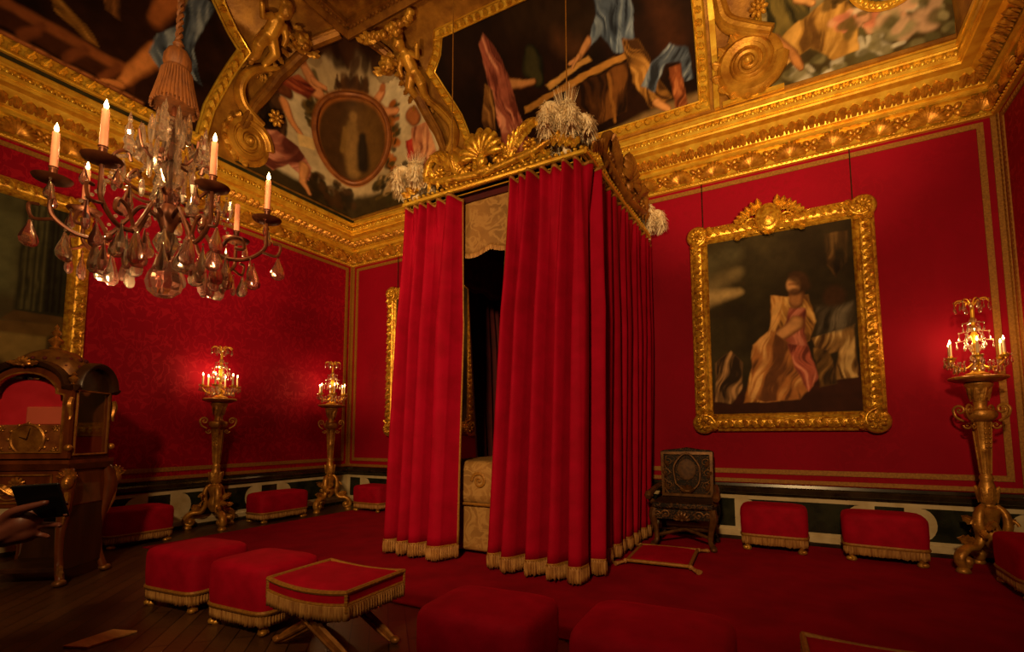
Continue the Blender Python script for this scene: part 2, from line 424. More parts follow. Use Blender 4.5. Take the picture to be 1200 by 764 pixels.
# ------------------------------------------------------------------ painted canvases: colour laid on a fine mesh, vertex by vertex
def vnoise(U, V, s, oct=4, seed=0):
    out = np.zeros_like(U); amp = 1; tot = 0
    for o in range(oct):
        g = np.random.default_rng(seed*31+o).random((64, 64))
        x, y = U/s*2**o, V/s*2**o
        xi, yi = np.floor(x).astype(int), np.floor(y).astype(int); fx, fy = x-xi, y-yi
        fx = fx*fx*(3-2*fx); fy = fy*fy*(3-2*fy)
        G = lambda a, b: g[a % 64, b % 64]
        out += amp*((G(xi, yi)*(1-fx)+G(xi+1, yi)*fx)*(1-fy)+(G(xi, yi+1)*(1-fx)+G(xi+1, yi+1)*fx)*fy); tot += amp; amp *= .55
    return out/tot
def sstep(a, b, x): t = np.clip((x-a)/(b-a), 0, 1); return t*t*(3-2*t)
class Canvas:
    def __init__(s, u0, u1, v0, v1, step, seed=1, warp=.03):
        s.nu, s.nv = int((u1-u0)/step)+1, int((v1-v0)/step)+1
        s.U, s.V = np.meshgrid(np.linspace(u0, u1, s.nu), np.linspace(v0, v1, s.nv), indexing='ij')
        s.c = np.zeros((s.nu, s.nv, 3)); s.seed = seed
        s.u = s.U + warp*(vnoise(s.U, s.V, .22, 3, seed)-.5)*2; s.v = s.V + warp*(vnoise(s.U, s.V, .22, 3, seed+7)-.5)*2
        s.tex = vnoise(s.U*1.0, s.V, .09, 4, seed+3); s.big = vnoise(s.U, s.V, .6, 3, seed+5)
    def mix(s, a, col, var=.35):
        col = np.array(lin(col)); c = col*(1+var*(s.tex[..., None]-.5)*2)
        s.c = s.c*(1-a[..., None]) + c*a[..., None]; return s
    def fill(s, col, col2=None):
        s.mix(np.ones_like(s.U), col)
        if col2: s.mix(sstep(.35, .65, s.big), col2)
        return s
    def grad(s, v0, v1, col, a=1.0): return s.mix(a*sstep(v0, v1, s.v), col)
    def line(s, pts, r, col, soft=.35, a=1.0):
        """stroke along a polyline with radii r"""
        P = np.array(pts, float); R = np.full(len(P), r) if not hasattr(r, '__len__') else np.array(r, float)
        best = np.full(s.U.shape, 9.)
        if len(P) == 1: best = np.hypot(s.u-P[0, 0], s.v-P[0, 1])/R[0]
        for i in range(len(P)-1):
            d = P[i+1]-P[i]; t = np.clip(((s.u-P[i, 0])*d[0]+(s.v-P[i, 1])*d[1])/(d @ d+1e-9), 0, 1)
            best = np.minimum(best, np.hypot(s.u-P[i, 0]-t*d[0], s.v-P[i, 1]-t*d[1])/(R[i]+(R[i+1]-R[i])*t))
        return s.mix(a*(1-sstep(1-soft, 1+soft, best)), col)
    def oval(s, c, r, col, soft=.12, a=1.0, ring=None):
        d = np.hypot((s.U-c[0])/r[0], (s.V-c[1])/r[1])
        al = 1-sstep(1-soft, 1+soft, d)
        if ring: al = al*sstep(1-ring-soft, 1-ring+soft, d)
        return s.mix(a*al, col)
    def poly(s, pts, col, soft=.02, a=1.0):
        P = np.array(pts, float); ins = np.zeros(s.U.shape, bool); dist = np.full(s.U.shape, 9.)
        for i in range(len(P)):
            p, q = P[i], P[(i+1) % len(P)]; d = q-p
            c = ((p[1] > s.v) != (q[1] > s.v)) & (s.u < (q[0]-p[0])*(s.v-p[1])/(q[1]-p[1]+1e-12)+p[0]); ins ^= c
            t = np.clip(((s.u-p[0])*d[0]+(s.v-p[1])*d[1])/(d @ d+1e-9), 0, 1)
            dist = np.minimum(dist, np.hypot(s.u-p[0]-t*d[0], s.v-p[1]-t*d[1]))
        sd = np.where(ins, dist, -dist)
        return s.mix(a*sstep(-soft, soft, sd), col)
    def folds(s, pts, r, c1, c2, n=4, seed=0):
        """drapery: a broad stroke with lighter strokes laid along it"""
        s.line(pts, r, c1); P = np.array(pts, float); R = np.full(len(P), r) if not hasattr(r, '__len__') else np.array(r)
        rg = np.random.default_rng(seed)
        for k in range(n):
            o = (rg.random(len(P))-.5)*1.3; s.line(np.c_[P[:, 0]+o*R, P[:, 1]], R*.16+.004, c2, .7, .75)
        return s
    def robe(s, pts, base, light, dark, ang=90, fs=.05, soft=.014, seed=0):
        """drapery: a polygon filled with folds that run along direction ang"""
        P = np.array(pts, float); a = radians(ang); w = vnoise(s.U, s.V, .3, 2, seed+11)*.25
        al, ac = s.U*cos(a)+s.V*sin(a), -s.U*sin(a)+s.V*cos(a)+w
        f = vnoise(ac/fs*.9+40, al/(fs*7)+40, 1.0, 3, seed+2); f = np.clip((f-.5)*2.4+.5, 0, 1)
        s.poly(pts, base, soft); keep = s.c.copy()
        s.poly(pts, light, soft, 1.0); L_ = s.c.copy(); s.c = keep.copy(); s.poly(pts, dark, soft, 1.0); D_ = s.c
        g = sstep(.5, 1, f)[..., None]; h = sstep(.5, 0, f)[..., None]
        s.c = keep*(1-g)*(1-h)+L_*g+D_*h; s.c = np.where((g+h) > 0, s.c, keep); return s
    def limb(s, pts, r, col, dark):
        s.line(pts, np.array(r)*1.12, dark, .25); P = np.array(pts)+(-.12*np.array(r)[:, None]*np.array([[1, -1]])); return s.line(P, np.array(r)*.8, col, .5)
    def speckle(s, c, r, n, size, cols, seed=0):
        rg = np.random.default_rng(seed)
        for k in range(n):
            a, q = rg.random()*2*pi, sqrt(rg.random()); p = (c[0]+cos(a)*q*r[0], c[1]+sin(a)*q*r[1])
            s.line([p, (p[0]+rg.normal()*size, p[1]+rg.normal()*size)], size*(.5+rg.random()), cols[k % len(cols)], .5, .85)
        return s
    def mesh(s, name, fn, parent, mask=None, m=None):
        V = np.array([fn(u, v) for u, v in zip(s.U.ravel(), s.V.ravel())])
        ok = np.ones(s.U.size, bool) if mask is None else mask(s.U, s.V).ravel()
        F = [f for f in gridf(s.nu, s.nv) if all(ok[i] for i in f)]
        used = np.zeros(len(V), bool); used[[i for f in F for i in f]] = True
        idx = np.cumsum(used)-1
        me = bpy.data.meshes.new(name); me.from_pydata(V[used].tolist(), [], [tuple(int(idx[i]) for i in f) for f in F])
        at = me.color_attributes.new('paint', 'FLOAT_COLOR', 'POINT')
        col = np.c_[np.clip(s.c.reshape(-1, 3), 0, 1), np.ones(len(V))][used]
        at.data.foreach_set('color', col.astype(np.float32).ravel()); me.shade_smooth()
        o = bpy.data.objects.new(name, me); COL.objects.link(o); me.materials.append(m or PAINT); o.parent = parent; return o
def paint_mat():
    t = NT('oil_paint'); a = t.n('VertexColor'); a.layer_name = 'paint'
    t.l(a.outputs['Color'], t.b.inputs['Base Color']); t.set(Roughness=.6); t.b.inputs['Specular IOR Level'].default_value = .1
    t.bump(t.noise(t.obj_co(), 60, 4), .15, .003); return t.m
PAINT = paint_mat()

def ribbon(mb, pts, nrms, prof, closed=False):
    P = np.array(pts, float); k = len(P); V = []
    for i in range(k):
        a = P[i]-P[i-1] if (closed or i) else P[1]-P[0]
        b = P[(i+1) % k]-P[i] if (closed or i < k-1) else a
        a = a/np.linalg.norm(a); b = b/np.linalg.norm(b); N = nrms[i]
        sa, sb = np.cross(a, N), np.cross(b, N); mm = sa+sb; mm /= max(.3, mm @ sa)
        V += [P[i]+mm*o+N*h for o, h in prof]
    n = len(prof); F = gridf(k, n, closed, True)
    if not closed: F += [tuple(range(n)), tuple((k-1)*n+j for j in range(n))[::-1]]
    mb.add(V, F)
def cove_frame(w, pts, width, closed=False, leaves=.085, name='frame', parent=None, m=None, h=.05, flip=1):
    """carved gilt moulding laid on the cove along (s, z) points"""
    den = []
    for i in range(len(pts)-1 + closed):
        a, b = np.array(pts[i]), np.array(pts[(i+1) % len(pts)]); n = max(1, int(np.linalg.norm(b-a)/.12))
        den += [a+(b-a)*j/n for j in range(n)]
    if not closed: den.append(np.array(pts[-1]))
    PN = [cove(w, s, z) for s, z in den]; P = [p for p, n in PN]; N = [n for p, n in PN]
    mb = MB(); q = width/2
    ribbon(mb, P, N, [(-q, 0), (-q, h*.8), (-q*.8, h*1.1), (-q*.66, h*.5), (q*.55, h*.4), (q*.62, h*1.0), (q*.78, h*1.15), (q*.82, h*.7), (q, h*.6), (q, 0)], closed)
    one = MB(); leaf(one, T(0, -width*.42, 0), width*.84, width*.62, width*.42, 1.1, 3)
    for i in range(len(P)-1 + closed):
        a, b = P[i], P[(i+1) % len(P)]; L = np.linalg.norm(b-a); n = max(1, int(L/leaves))
        for j in range(n):
            p = a+(b-a)*(j+.5)/n + N[i]*h*.4; ux = (b-a)/L
            mb.merge(one, frame(p, ux, np.cross(N[i], ux)) @ RZ(28 if j % 2 else -28))
    return obj(name, mb, m or GOLD, parent, smooth=45)
def cove_panel(cv, w, mask, parent, off=.012): return cv.mesh('canvas', lambda s, z: cove(w, s, z, off)[0], parent, mask)

# --- painting above the bed
pt = thing('vault_painting', 'long dark ceiling painting with pink and blue draped figures, above the canopy bed', 'painting', (4.4, -.33, 4.95)); pt.location = (0, 0, 0)
cv = Canvas(2.4, 6.3, 4.97, 6.9, .016, 3)
cv.fill((40, 20, 11), (24, 12, 8)); cv.grad(6.1, 6.9, (28, 16, 10), .6)
cv.line([(4.1, 6.7), (4.9, 6.4)], .22, (62, 42, 22), .9, .5); cv.line([(5.75, 6.5), (5.9, 5.9)], .14, (80, 42, 20), .9, .6); cv.line([(4.5, 6.35), (4.7, 6.2)], .1, (96, 58, 30), .9, .6)
cv.poly([(4.4, 4.9), (6.3, 4.9), (6.3, 5.22), (5.7, 5.2), (4.7, 5.04)], (146, 116, 74), .05, .9)
cv.robe([(4.35, 5.15), (5.3, 5.28), (5.34, 5.86), (4.3, 5.76)], (70, 40, 18), (120, 74, 32), (34, 18, 10), 88, .07, seed=1)
cv.poly([(3.86, 5.70), (5.35, 5.90), (5.35, 5.97), (3.86, 5.78)], (190, 134, 62), .01); cv.poly([(4.25, 5.86), (4.9, 6.0), (4.86, 6.06), (4.2, 5.93)], (214, 160, 84), .012)
for x in (4.55, 5.1): cv.line([(x, 5.8), (x+.03, 5.2)], .022, (150, 98, 42), .4)
cv.limb([(4.1, 6.32), (4.08, 6.18), (4.12, 6.0)], [.08, .14, .07], (66, 62, 36), (22, 24, 16))
cv.limb([(3.6, 6.1), (3.8, 6.06), (4.04, 6.02)], [.07, .05, .035], (206, 146, 88), (120, 70, 36))
cv.robe([(3.38, 6.6), (3.5, 6.66), (3.6, 6.5), (3.7, 6.1), (3.74, 5.8), (3.86, 5.4), (3.92, 5.0), (3.42, 5.0), (3.44, 5.6), (3.36, 6.0), (3.36, 6.3)], (168, 92, 72), (226, 152, 120), (104, 48, 38), 97, .05, seed=4)
cv.robe([(3.3, 6.2), (3.42, 6.1), (3.36, 5.6), (3.22, 5.45), (3.14, 5.8)], (126, 84, 42), (176, 126, 64), (70, 42, 20), 100, .05, seed=2); cv.robe([(3.2, 5.4), (3.42, 5.5), (3.42, 5.15), (3.3, 5.05)], (120, 86, 46), (160, 118, 66), (60, 38, 20), 80, .05, seed=3)
cv.robe([(5.08, 6.8), (5.42, 6.8), (5.5, 6.3), (5.44, 5.95), (5.2, 6.0), (5.06, 6.2), (4.86, 6.14), (4.92, 6.26), (5.06, 6.4)], (84, 100, 126), (142, 160, 184), (36, 42, 56), 80, .06, seed=5)
cv.limb([(4.88, 6.2), (4.74, 6.08), (4.62, 6.06)], [.05, .035, .022], (222, 158, 100), (130, 80, 44)); cv.limb([(4.74, 6.1), (4.64, 6.0)], [.03, .016], (222, 158, 100), (130, 80, 44))
cv.robe([(5.3, 6.1), (5.5, 6.05), (5.7, 5.6), (5.86, 5.26), (5.6, 5.2), (5.4, 5.6)], (150, 104, 46), (206, 152, 76), (72, 44, 20), 112, .05, seed=6)
cv.robe([(5.5, 5.5), (5.62, 5.74), (5.86, 5.86), (6.08, 5.76), (6.12, 5.4), (6.02, 5.42), (5.98, 5.66), (5.8, 5.68), (5.66, 5.4)], (82, 94, 116), (146, 158, 174), (40, 44, 54), 60, .05, seed=7)
cv.robe([(5.84, 5.62), (5.98, 5.62), (6.04, 5.1), (5.9, 5.1)], (140, 74, 40), (190, 116, 68), (70, 34, 18), 88, .05, seed=8); cv.limb([(5.68, 5.26), (5.8, 5.12)], [.05, .035], (222, 158, 96), (130, 80, 44))
fr_pts = [(6.22, 6.75), (6.22, 5.04), (2.98, 5.04), (2.92, 5.45), (2.78, 5.95), (2.6, 6.32), (2.5, 6.55), (2.72, 6.68), (2.86, 6.8)]
def inside(poly, U, V):
    P = np.array(poly); ins = np.zeros(U.shape, bool)
    for i in range(len(P)):
        p, q = P[i], P[(i+1) % len(P)]
        ins ^= ((p[1] > V) != (q[1] > V)) & (U < (q[0]-p[0])*(V-p[1])/(q[1]-p[1]+1e-12)+p[0])
    return ins
cove_panel(cv, 'B', lambda U, V: inside(fr_pts, U, V), pt); cove_frame('B', fr_pts, .13, True, parent=pt)

# --- painting over the left wall
pt = thing('vault_painting', 'dark ceiling painting with a stone ledge and a blue-draped figure, behind the chandelier', 'painting')
cv = Canvas(-6.8, -2.5, 4.97, 6.9, .018, 9)
cv.fill((44, 22, 12), (24, 12, 8)); cv.poly([(-6.9, 4.9), (-3.5, 4.9), (-3.5, 5.16), (-6.9, 5.16)], (186, 114, 66), .02); cv.poly([(-6.9, 5.22), (-3.6, 5.2), (-3.6, 5.36), (-6.9, 5.42)], (66, 34, 18), .02)
cv.poly([(-6.9, 5.42), (-3.6, 5.36), (-3.6, 5.46), (-6.9, 5.56)], (140, 80, 42), .03)
for x in (-4.9, -4.55, -4.2, -3.9): cv.line([(x, 5.2), (x+.12, 5.4)], .04, (120, 66, 36), .6)
cv.robe([(-4.4, 5.8), (-4.1, 5.66), (-3.95, 5.5), (-4.1, 5.5), (-4.35, 5.62)], (140, 96, 40), (190, 140, 66), (70, 44, 20), -30, .05, seed=1); cv.robe([(-4.1, 6.4), (-3.9, 6.3), (-3.82, 5.9), (-3.96, 5.9)], (104, 66, 32), (150, 100, 50), (50, 30, 16), 100, .05, seed=2)
cv.limb([(-3.42, 5.8), (-3.58, 5.52), (-3.74, 5.24)], [.11, .085, .045], (212, 136, 72), (130, 74, 36)); cv.limb([(-3.74, 5.22), (-3.88, 5.17)], [.045, .025], (212, 136, 72), (130, 74, 36))
cv.limb([(-3.42, 6.4), (-3.52, 6.12)], [.12, .09], (176, 104, 52), (104, 58, 28)); cv.robe([(-3.4, 6.7), (-3.18, 6.7), (-3.16, 6.4), (-3.34, 6.4)], (150, 116, 50), (196, 158, 78), (84, 60, 26), 90, .05, seed=4)
cv.robe([(-3.3, 6.6), (-3.02, 6.56), (-3.08, 6.2), (-3.12, 5.8), (-3.3, 5.4), (-3.36, 5.62), (-3.52, 5.76), (-3.46, 6.0), (-3.3, 6.2)], (84, 98, 120), (146, 160, 176), (40, 46, 56), 100, .06, seed=8)
cv.robe([(-3.1, 6.1), (-2.94, 5.72), (-3.06, 5.74)], (84, 98, 120), (146, 160, 176), (40, 46, 56), 110, .04, seed=6)
fa = [(-6.7, 6.8), (-6.7, 5.03), (-2.86, 5.03), (-2.80, 5.5), (-2.64, 6.1), (-2.56, 6.36), (-2.76, 6.46), (-3.02, 6.62), (-3.1, 6.8)]
cove_panel(cv, 'A', lambda U, V: inside(fa, U, V), pt); cove_frame('A', fa, .15, True, parent=pt)

# --- painting at the right end of the back wall
pt = thing('vault_painting', 'greenish ceiling painting with an ochre robe and oval gilt medallion, above the framed picture', 'painting')
cv = Canvas(6.6, 8.52, 4.97, 6.9, .014, 15)
cv.fill((92, 84, 50), (70, 58, 34)); cv.grad(5.45, 6.0, (196, 178, 130), .8); cv.speckle((7.6, 5.05), (.9, .12), 60, .04, [(196, 190, 170), (124, 116, 80), (90, 84, 54)], 2)
cv.robe([(6.9, 6.2), (7.35, 6.2), (7.3, 5.6), (7.15, 5.4), (6.92, 5.5)], (78, 70, 38), (120, 104, 52), (40, 36, 20), 100, .07, seed=1); cv.robe([(6.95, 5.42), (7.2, 5.62), (7.5, 5.72), (7.72, 5.6), (7.74, 5.12), (7.5, 5.1), (7.3, 5.32), (7.05, 5.2)], (172, 128, 58), (216, 168, 86), (104, 72, 32), 72, .08, seed=3)
cv.limb([(6.98, 5.5), (7.12, 5.34), (7.2, 5.12)], [.06, .05, .03], (190, 130, 72), (110, 70, 38)); cv.limb([(7.22, 5.84), (7.34, 5.74)], [.05, .03], (230, 172, 104), (140, 90, 50))
cv.speckle((7.9, 5.42), (.35, .12), 50, .035, [(226, 168, 130), (208, 130, 100), (110, 90, 46), (226, 210, 180)], 5); cv.speckle((8.2, 5.3), (.3, .16), 26, .05, [(150, 140, 104), (196, 160, 130), (84, 78, 46)], 6)
cv.speckle((7.7, 5.75), (.22, .16), 30, .03, [(60, 46, 22), (84, 64, 30)], 7)
fb = [(8.5, 6.5), (8.5, 4.975), (6.72, 4.975), (6.86, 5.3), (6.84, 5.55), (6.82, 6.5)]
cove_panel(cv, 'B', lambda U, V: inside(fb, U, V), pt); mb = MB()
PN = [cove('B', 8.0+.34*cos(a), 5.86+.4*sin(a), .03) for a in np.linspace(0, 2*pi, 40, endpoint=False)]
tube(mb, [p for p, n in PN], .045, 8, True)
for p, n in PN: ball(mb, p+n*.03, .035, None, 7, 5)
obj('medallion_frame', mb, GOLD, pt)
cove_frame('B', [(6.84, 6.6), (6.83, 5.6)], .07, parent=pt, name='frame', leaves=.06)

# --- corner painting: a curved panel that spans the angle of the two coves
def corner(q, z, off=.02):
    t = math.asin(min(1, max(0, (z-CZ)/CB))); d = CD+CA*(1-cos(t))+off
    e = .36*sin(min(1, max(0, (z-CZ)/.5))*pi/2)*(1-.5*max(0, z-6.3)); r = sqrt(q*q+e*e)
    return np.array((d+(q+r)/sqrt(2)+off, -d+(q-r)/sqrt(2)-off, z))
pt = thing('vault_painting', 'arched corner ceiling painting with an oval brown medallion against pale sky', 'painting')
cv = Canvas(-1.62, 1.72, 4.96, 6.93, .0145, 21, .025)
cv.fill((206, 190, 156), (182, 160, 122)); cv.grad(6.6, 6.95, (50, 26, 14), .9); cv.speckle((0, 6.85), (.5, .1), 40, .05, [(40, 20, 10), (60, 34, 16)], 3)
cv.poly([(-1.7, 4.9), (1.7, 4.9), (1.7, 5.1), (.7, 5.24), (0, 5.22), (-.8, 5.14), (-1.7, 5.2)], (60, 48, 26), .05)
cv.speckle((.72, 5.3), (.35, .2), 80, .035, [(58, 50, 26), (40, 32, 16), (84, 66, 30), (170, 140, 96)], 4); cv.speckle((-.3, 5.2), (.35, .18), 60, .04, [(44, 34, 18), (70, 46, 22)], 5)
cv.speckle((-.45, 6.2), (.2, .3), 90, .032, [(72, 60, 28), (96, 74, 32), (50, 40, 18)], 6); cv.speckle((.62, 5.95), (.12, .42), 100, .03, [(72, 60, 28), (50, 40, 18), (164, 92, 32)], 7)
cv.speckle((.05, 6.6), (.25, .09), 60, .03, [(80, 50, 22), (60, 36, 16)], 8)
cv.robe([(-1.2, 6.08), (-.95, 6.12), (-.86, 5.8), (-.9, 5.5), (-1.22, 5.5)], (44, 30, 20), (84, 56, 34), (22, 14, 10), 95, .05, seed=1)
cv.robe([(-1.3, 5.5), (-1.0, 5.66), (-.74, 5.6), (-.58, 5.4), (-.62, 5.2), (-.86, 5.3), (-1.05, 5.1), (-1.34, 5.2)], (150, 86, 68), (206, 138, 112), (92, 44, 36), 30, .06, seed=3)
cv.limb([(-.66, 5.36), (-.7, 5.14), (-.62, 5.02)], [.06, .045, .025], (214, 150, 94), (140, 86, 50)); cv.limb([(-.98, 6.2), (-.86, 6.2)], [.09, .07], (112, 62, 34), (70, 36, 20)); cv.limb([(-.9, 6.06), (-.82, 5.9), (-.7, 5.78)], [.05, .042, .03], (214, 146, 90), (140, 84, 48)); cv.poly([(-.74, 5.78), (-.5, 5.84), (-.54, 5.68), (-.72, 5.62)], (226, 194, 132), .01)
cv.robe([(.92, 6.0), (1.16, 6.0), (1.3, 5.6), (1.3, 5.2), (1.0, 5.3), (.94, 5.7)], (190, 124, 88), (232, 168, 120), (124, 70, 46), 95, .05, seed=5); cv.limb([(.92, 6.16), (.98, 6.08)], [.08, .07], (164, 98, 52), (104, 58, 30)); cv.robe([(.84, 5.86), (.94, 5.86), (1.04, 5.4), (.94, 5.4)], (150, 34, 26), (186, 60, 46), (84, 18, 14), 95, .04, seed=2)
for (x, z, q) in ((-.52, 6.46, 1), (.36, 6.4, -1)):
    cv.limb([(x-.1*q, z+.1), (x, z), (x+.1, z-.07) if q > 0 else (x+.14, z-.1), (x-.3, z-.12) if q > 0 else (x+.34, z-.14)], [.055, .07, .05, .025], (212, 146, 96), (150, 92, 56)); cv.line([(x-.11*q, z+.16)], .05, (164, 98, 54)); cv.limb([(x, z+.03), (x+.16*q, z+.04)], [.035, .022], (212, 146, 96), (150, 92, 56))
cv.robe([(-.7, 6.44), (-.5, 6.42), (-.6, 6.26), (-1.0, 6.24)], (130, 54, 36), (180, 92, 56), (80, 30, 22), 10, .05, seed=9)
mc = (.03, 5.96)
cv.oval(mc, (.60, .62), (150, 88, 38), .04).oval(mc, (.50, .52), (74, 48, 22), .05).oval((.2, 5.96), (.3, .5), (116, 82, 36), .4, .6)
cv.line([(.0, 6.2), (-.02, 6.0), (.04, 5.6)], [.07, .12, .11], (132, 98, 48), .5); cv.line([(.02, 6.3)], .06, (140, 104, 52), .5); cv.line([(.16, 6.05), (.2, 5.65)], [.06, .1], (40, 28, 14), .5); cv.line([(-.10, 6.12), (-.15, 5.85)], .04, (122, 90, 42), .5)
def cmask(U, V): 
    half = np.interp(V, [4.9, 5.4, 5.8, 6.3, 6.6, 6.8, 6.9, 6.93], [1.5, 1.42, 1.28, .98, .72, .5, .25, .1])
    return (np.abs(U-.04) < half)
cv.mesh('canvas', lambda q, z: corner(q, z), pt, cmask)
mb = MB(); a = np.linspace(0, 2*pi, 48, endpoint=False)
P = [corner(mc[0]+.56*cos(t), mc[1]+.57*sin(t), .03) for t in a]; tube(mb, P, .04, 8, True)
obj('medallion_frame', mb, mat('painted_bronze', (156, 92, 40), (120, 66, 28), .5, .25, 8), pt)
for s in (-1, 1):
    mb = MB(); zz = np.linspace(5.42, 6.92, 22)
    P = [corner(.04+s*float(np.interp(z, [4.9, 5.4, 5.8, 6.3, 6.6, 6.8, 6.9, 6.93], [1.5, 1.42, 1.28, .98, .72, .5, .25, .1])), z, .02) for z in zz]
    tube(mb, P, [.055, .085, .085, .07], 8, flat=.9); tube(mb, [p+np.array((.05, -.05, .03)) for p in P], .028, 6)
    obj('arched_rib', mb, GOLD_DEEP, pt)

# --- gilt stucco scrolls, straps and figures in relief on the cove
def cove_M(w, s, z, off=0.0):
    p, n = cove(w, s, z, off); ux = {'A': (0, 1, 0), 'B': (1, 0, 0), 'C': (0, -1, 0)}[w]
    return frame(p, ux, np.cross(n, ux))
def scroll(w, s, z, r, sgn, lead, label):
    t = thing('gilt_scroll', label, 'scroll'); mb = MB(); M0 = cove_M(w, s, z, .06)
    for k in (0, 1): volute(mb, M0, r*(1-.16*k), 2.6, .22 - .05*k, sgn, h=.07*k, flat=1.2)
    lathe(mb, [(r*1.02, -.06), (r*1.05, .0), (r*.9, .03), (.0, .03)], 28, M0)
    obj('volute', mb, STUCCO_LIT, t, smooth=50)
    mb = MB(); PN = [cove(w, *p, .05) for p in [tuple(q) for q in spline([np.array(q) for q in lead], 6)]]
    P = [p for p, n in PN]; ux = PN[0][0]
    tube(mb, P, [.05, .085, .095, .09], 8, flat=.8); tube(mb, [p+n*.05 for p, n in PN], [.025, .045, .05, .04], 7)
    obj('strap', mb, STUCCO_LIT, t, smooth=50)
    mb = MB()
    for k in range(9):
        a = 200-25*k if sgn < 0 else -20+25*k
        leaf(mb, M0 @ RZ(a) @ T(0, r*.78, -.02), r*.42, r*.38, r*.2, 1, 3)
    obj('acanthus', mb, STUCCO_LIT, t, smooth=60); return t
STUCCO_LIT = mat('gilt_relief', (224, 170, 62), (170, 114, 36), .4, .45, 6, 5, bs=30, bst=.4, bd=.008)
t1 = scroll('A', -2.28, 5.32, .32, 1, [(-2.12, 6.42), (-2.42, 6.2), (-2.5, 5.95), (-2.4, 5.76), (-2.12, 5.64)], 'gilt stucco scroll on the left cove beside the corner painting')
mb = MB(); rosette(mb, cove_M('A', -1.98, 5.82, .10), .12, 8, .09); obj('rosette', mb, STUCCO_LIT, t1)
t2 = scroll('B', 6.71, 5.33, .34, -1, [(6.40, 6.5), (6.45, 6.05), (6.52, 5.84), (6.76, 5.68), (6.95, 5.58)], 'gilt stucco scroll to the right of the pink and blue ceiling painting')
mb = MB(); rosette(mb, cove_M('B', 6.84, 5.84, .10), .1, 8, .08); obj('rosette', mb, STUCCO_LIT, t2)
t3 = scroll('B', 2.52, 5.28, .30, -1, [(2.2, 6.4), (2.5, 6.1), (2.66, 5.85), (2.62, 5.62), (2.5, 5.48)], 'gilt stucco scroll behind the left plume of the canopy bed')
mb = MB(); sweep(mb, [(-.03, 0), (-.03, .05), (.03, .05), (.03, 0)], [(6.36, -.33, 4.95), (6.36, -.345, 5.2), (6.36, -.39, 5.55), (6.36, -.5, 5.9), (6.36, -.66, 6.24)], (0, -1, 0.001), closed=False); struct('trim_12', mb, GOLD, smooth=0)
mb = MB(); box2(mb, (6.42, -.372, 4.953), (7.05, -.30, 5.0)); struct('trim_13', mb, GOLD, smooth=0)

def cherub(w, s, z, label, flip=1):
    """gilded child perched on the frame: one continuous body"""
    t = thing('gilt_cherub', label, 'statue'); M0 = cove_M(w, s, z, .12) @ S3(flip, 1, 1) @ S3(1.05); mb = MB()
    ball(mb, (.02, .30, .06), (.085, .10, .085), M0); tube(mb, [(0, .22, .04), (0, .15, .03), (0, .0, .03), (.01, -.09, .02)], [.05, .09, .095, .08], 10, M=M0)
    tube(mb, [(-.03, -.08, .03), (-.08, -.22, .08), (-.03, -.36, .04), (-.05, -.46, .02), (-.05, -.47, .08)], [.08, .075, .055, .04, .035], 8, M=M0)
    tube(mb, [(.05, -.08, .03), (.14, -.2, .07), (.12, -.34, .03), (.12, -.42, .0), (.13, -.43, .06)], [.08, .07, .05, .04, .035], 8, M=M0)
    tube(mb, [(-.07, .16, .04), (-.18, .08, .06), (-.24, .18, .08), (-.27, .22, .08)], [.05, .045, .035, .03], 8, M=M0)
    tube(mb, [(.07, .16, .04), (.17, .04, .07), (.16, -.06, .10)], [.05, .045, .03], 8, M=M0)
    ball(mb, (.02, .285, .145), (.018, .022, .022), M0); ball(mb, (.06, .36, .04), .05, M0); ball(mb, (-.03, .37, .03), .05, M0); ball(mb, (.02, .39, .06), .045, M0)
    obj('body', mb, STUCCO_LIT, t, mods=[REM(.014), SMO(3)])
    mb = MB()
    for k in range(7): leaf(mb, M0 @ T(.20, .2-.1*k, 0) @ RZ(-60-14*k), .13, .08, .04, 1, 3)
    for k in range(6): leaf(mb, M0 @ T(-.06+.05*k, -.5, 0) @ RZ(150+12*k), .13, .07, .04, 1, 3)
    obj('foliage', mb, GOLD_DULL, t); return t
cherub('A', -2.42, 6.70, 'gilded cherub seated on the frame left of the corner painting'); cherub('B', 2.30, 6.66, 'gilded cherub seated on the frame right of the corner painting', -1)
def mask(w, s, z, label):
    t = thing('gilt_mask', label, 'statue'); M0 = cove_M(w, s, z, .06); mb = MB()
    M0 = T(*M0.translation) @ Matrix.Rotation({'A': radians(90), 'B': 0}[w], 4, 'Z') @ RX(70) @ S3(1.15)
    ball(mb, (0, 0, .06), (.12, .16, .11), M0); ball(mb, (0, -.02, .17), (.022, .045, .03), M0)
    for q in (-1, 1): ball(mb, (q*.05, .02, .15), (.028, .016, .02), M0); ball(mb, (q*.06, -.04, .135), (.04, .035, .03), M0)
    ball(mb, (0, -.075, .15), (.04, .016, .02), M0); ball(mb, (0, -.13, .12), (.04, .03, .03), M0)
    obj('face', mb, STUCCO_LIT, t, mods=[REM(.011), SMO(2)])
    mb = MB()
    for k in range(11): leaf(mb, M0 @ RZ(-110+22*k) @ T(0, .10, .02), .16, .09, .07, 1, 4)
    for k in range(7): leaf(mb, M0 @ RZ(120+20*k) @ T(0, .10, .04), .14, .07, .05, 1, 3)
    obj('acanthus', mb, STUCCO_LIT, t)
    return t
mask('B', 1.92, 6.72, 'gilded mask with leafy hair on the cove above the corner painting, right of two'); mask('A', -2.02, 6.74, 'gilded mask with leafy hair on the cove above the corner painting, left of two')
t = thing('gilt_garland', 'gilded garland of fruit and leaves along the ceiling frame', 'garland'); mb = MB()
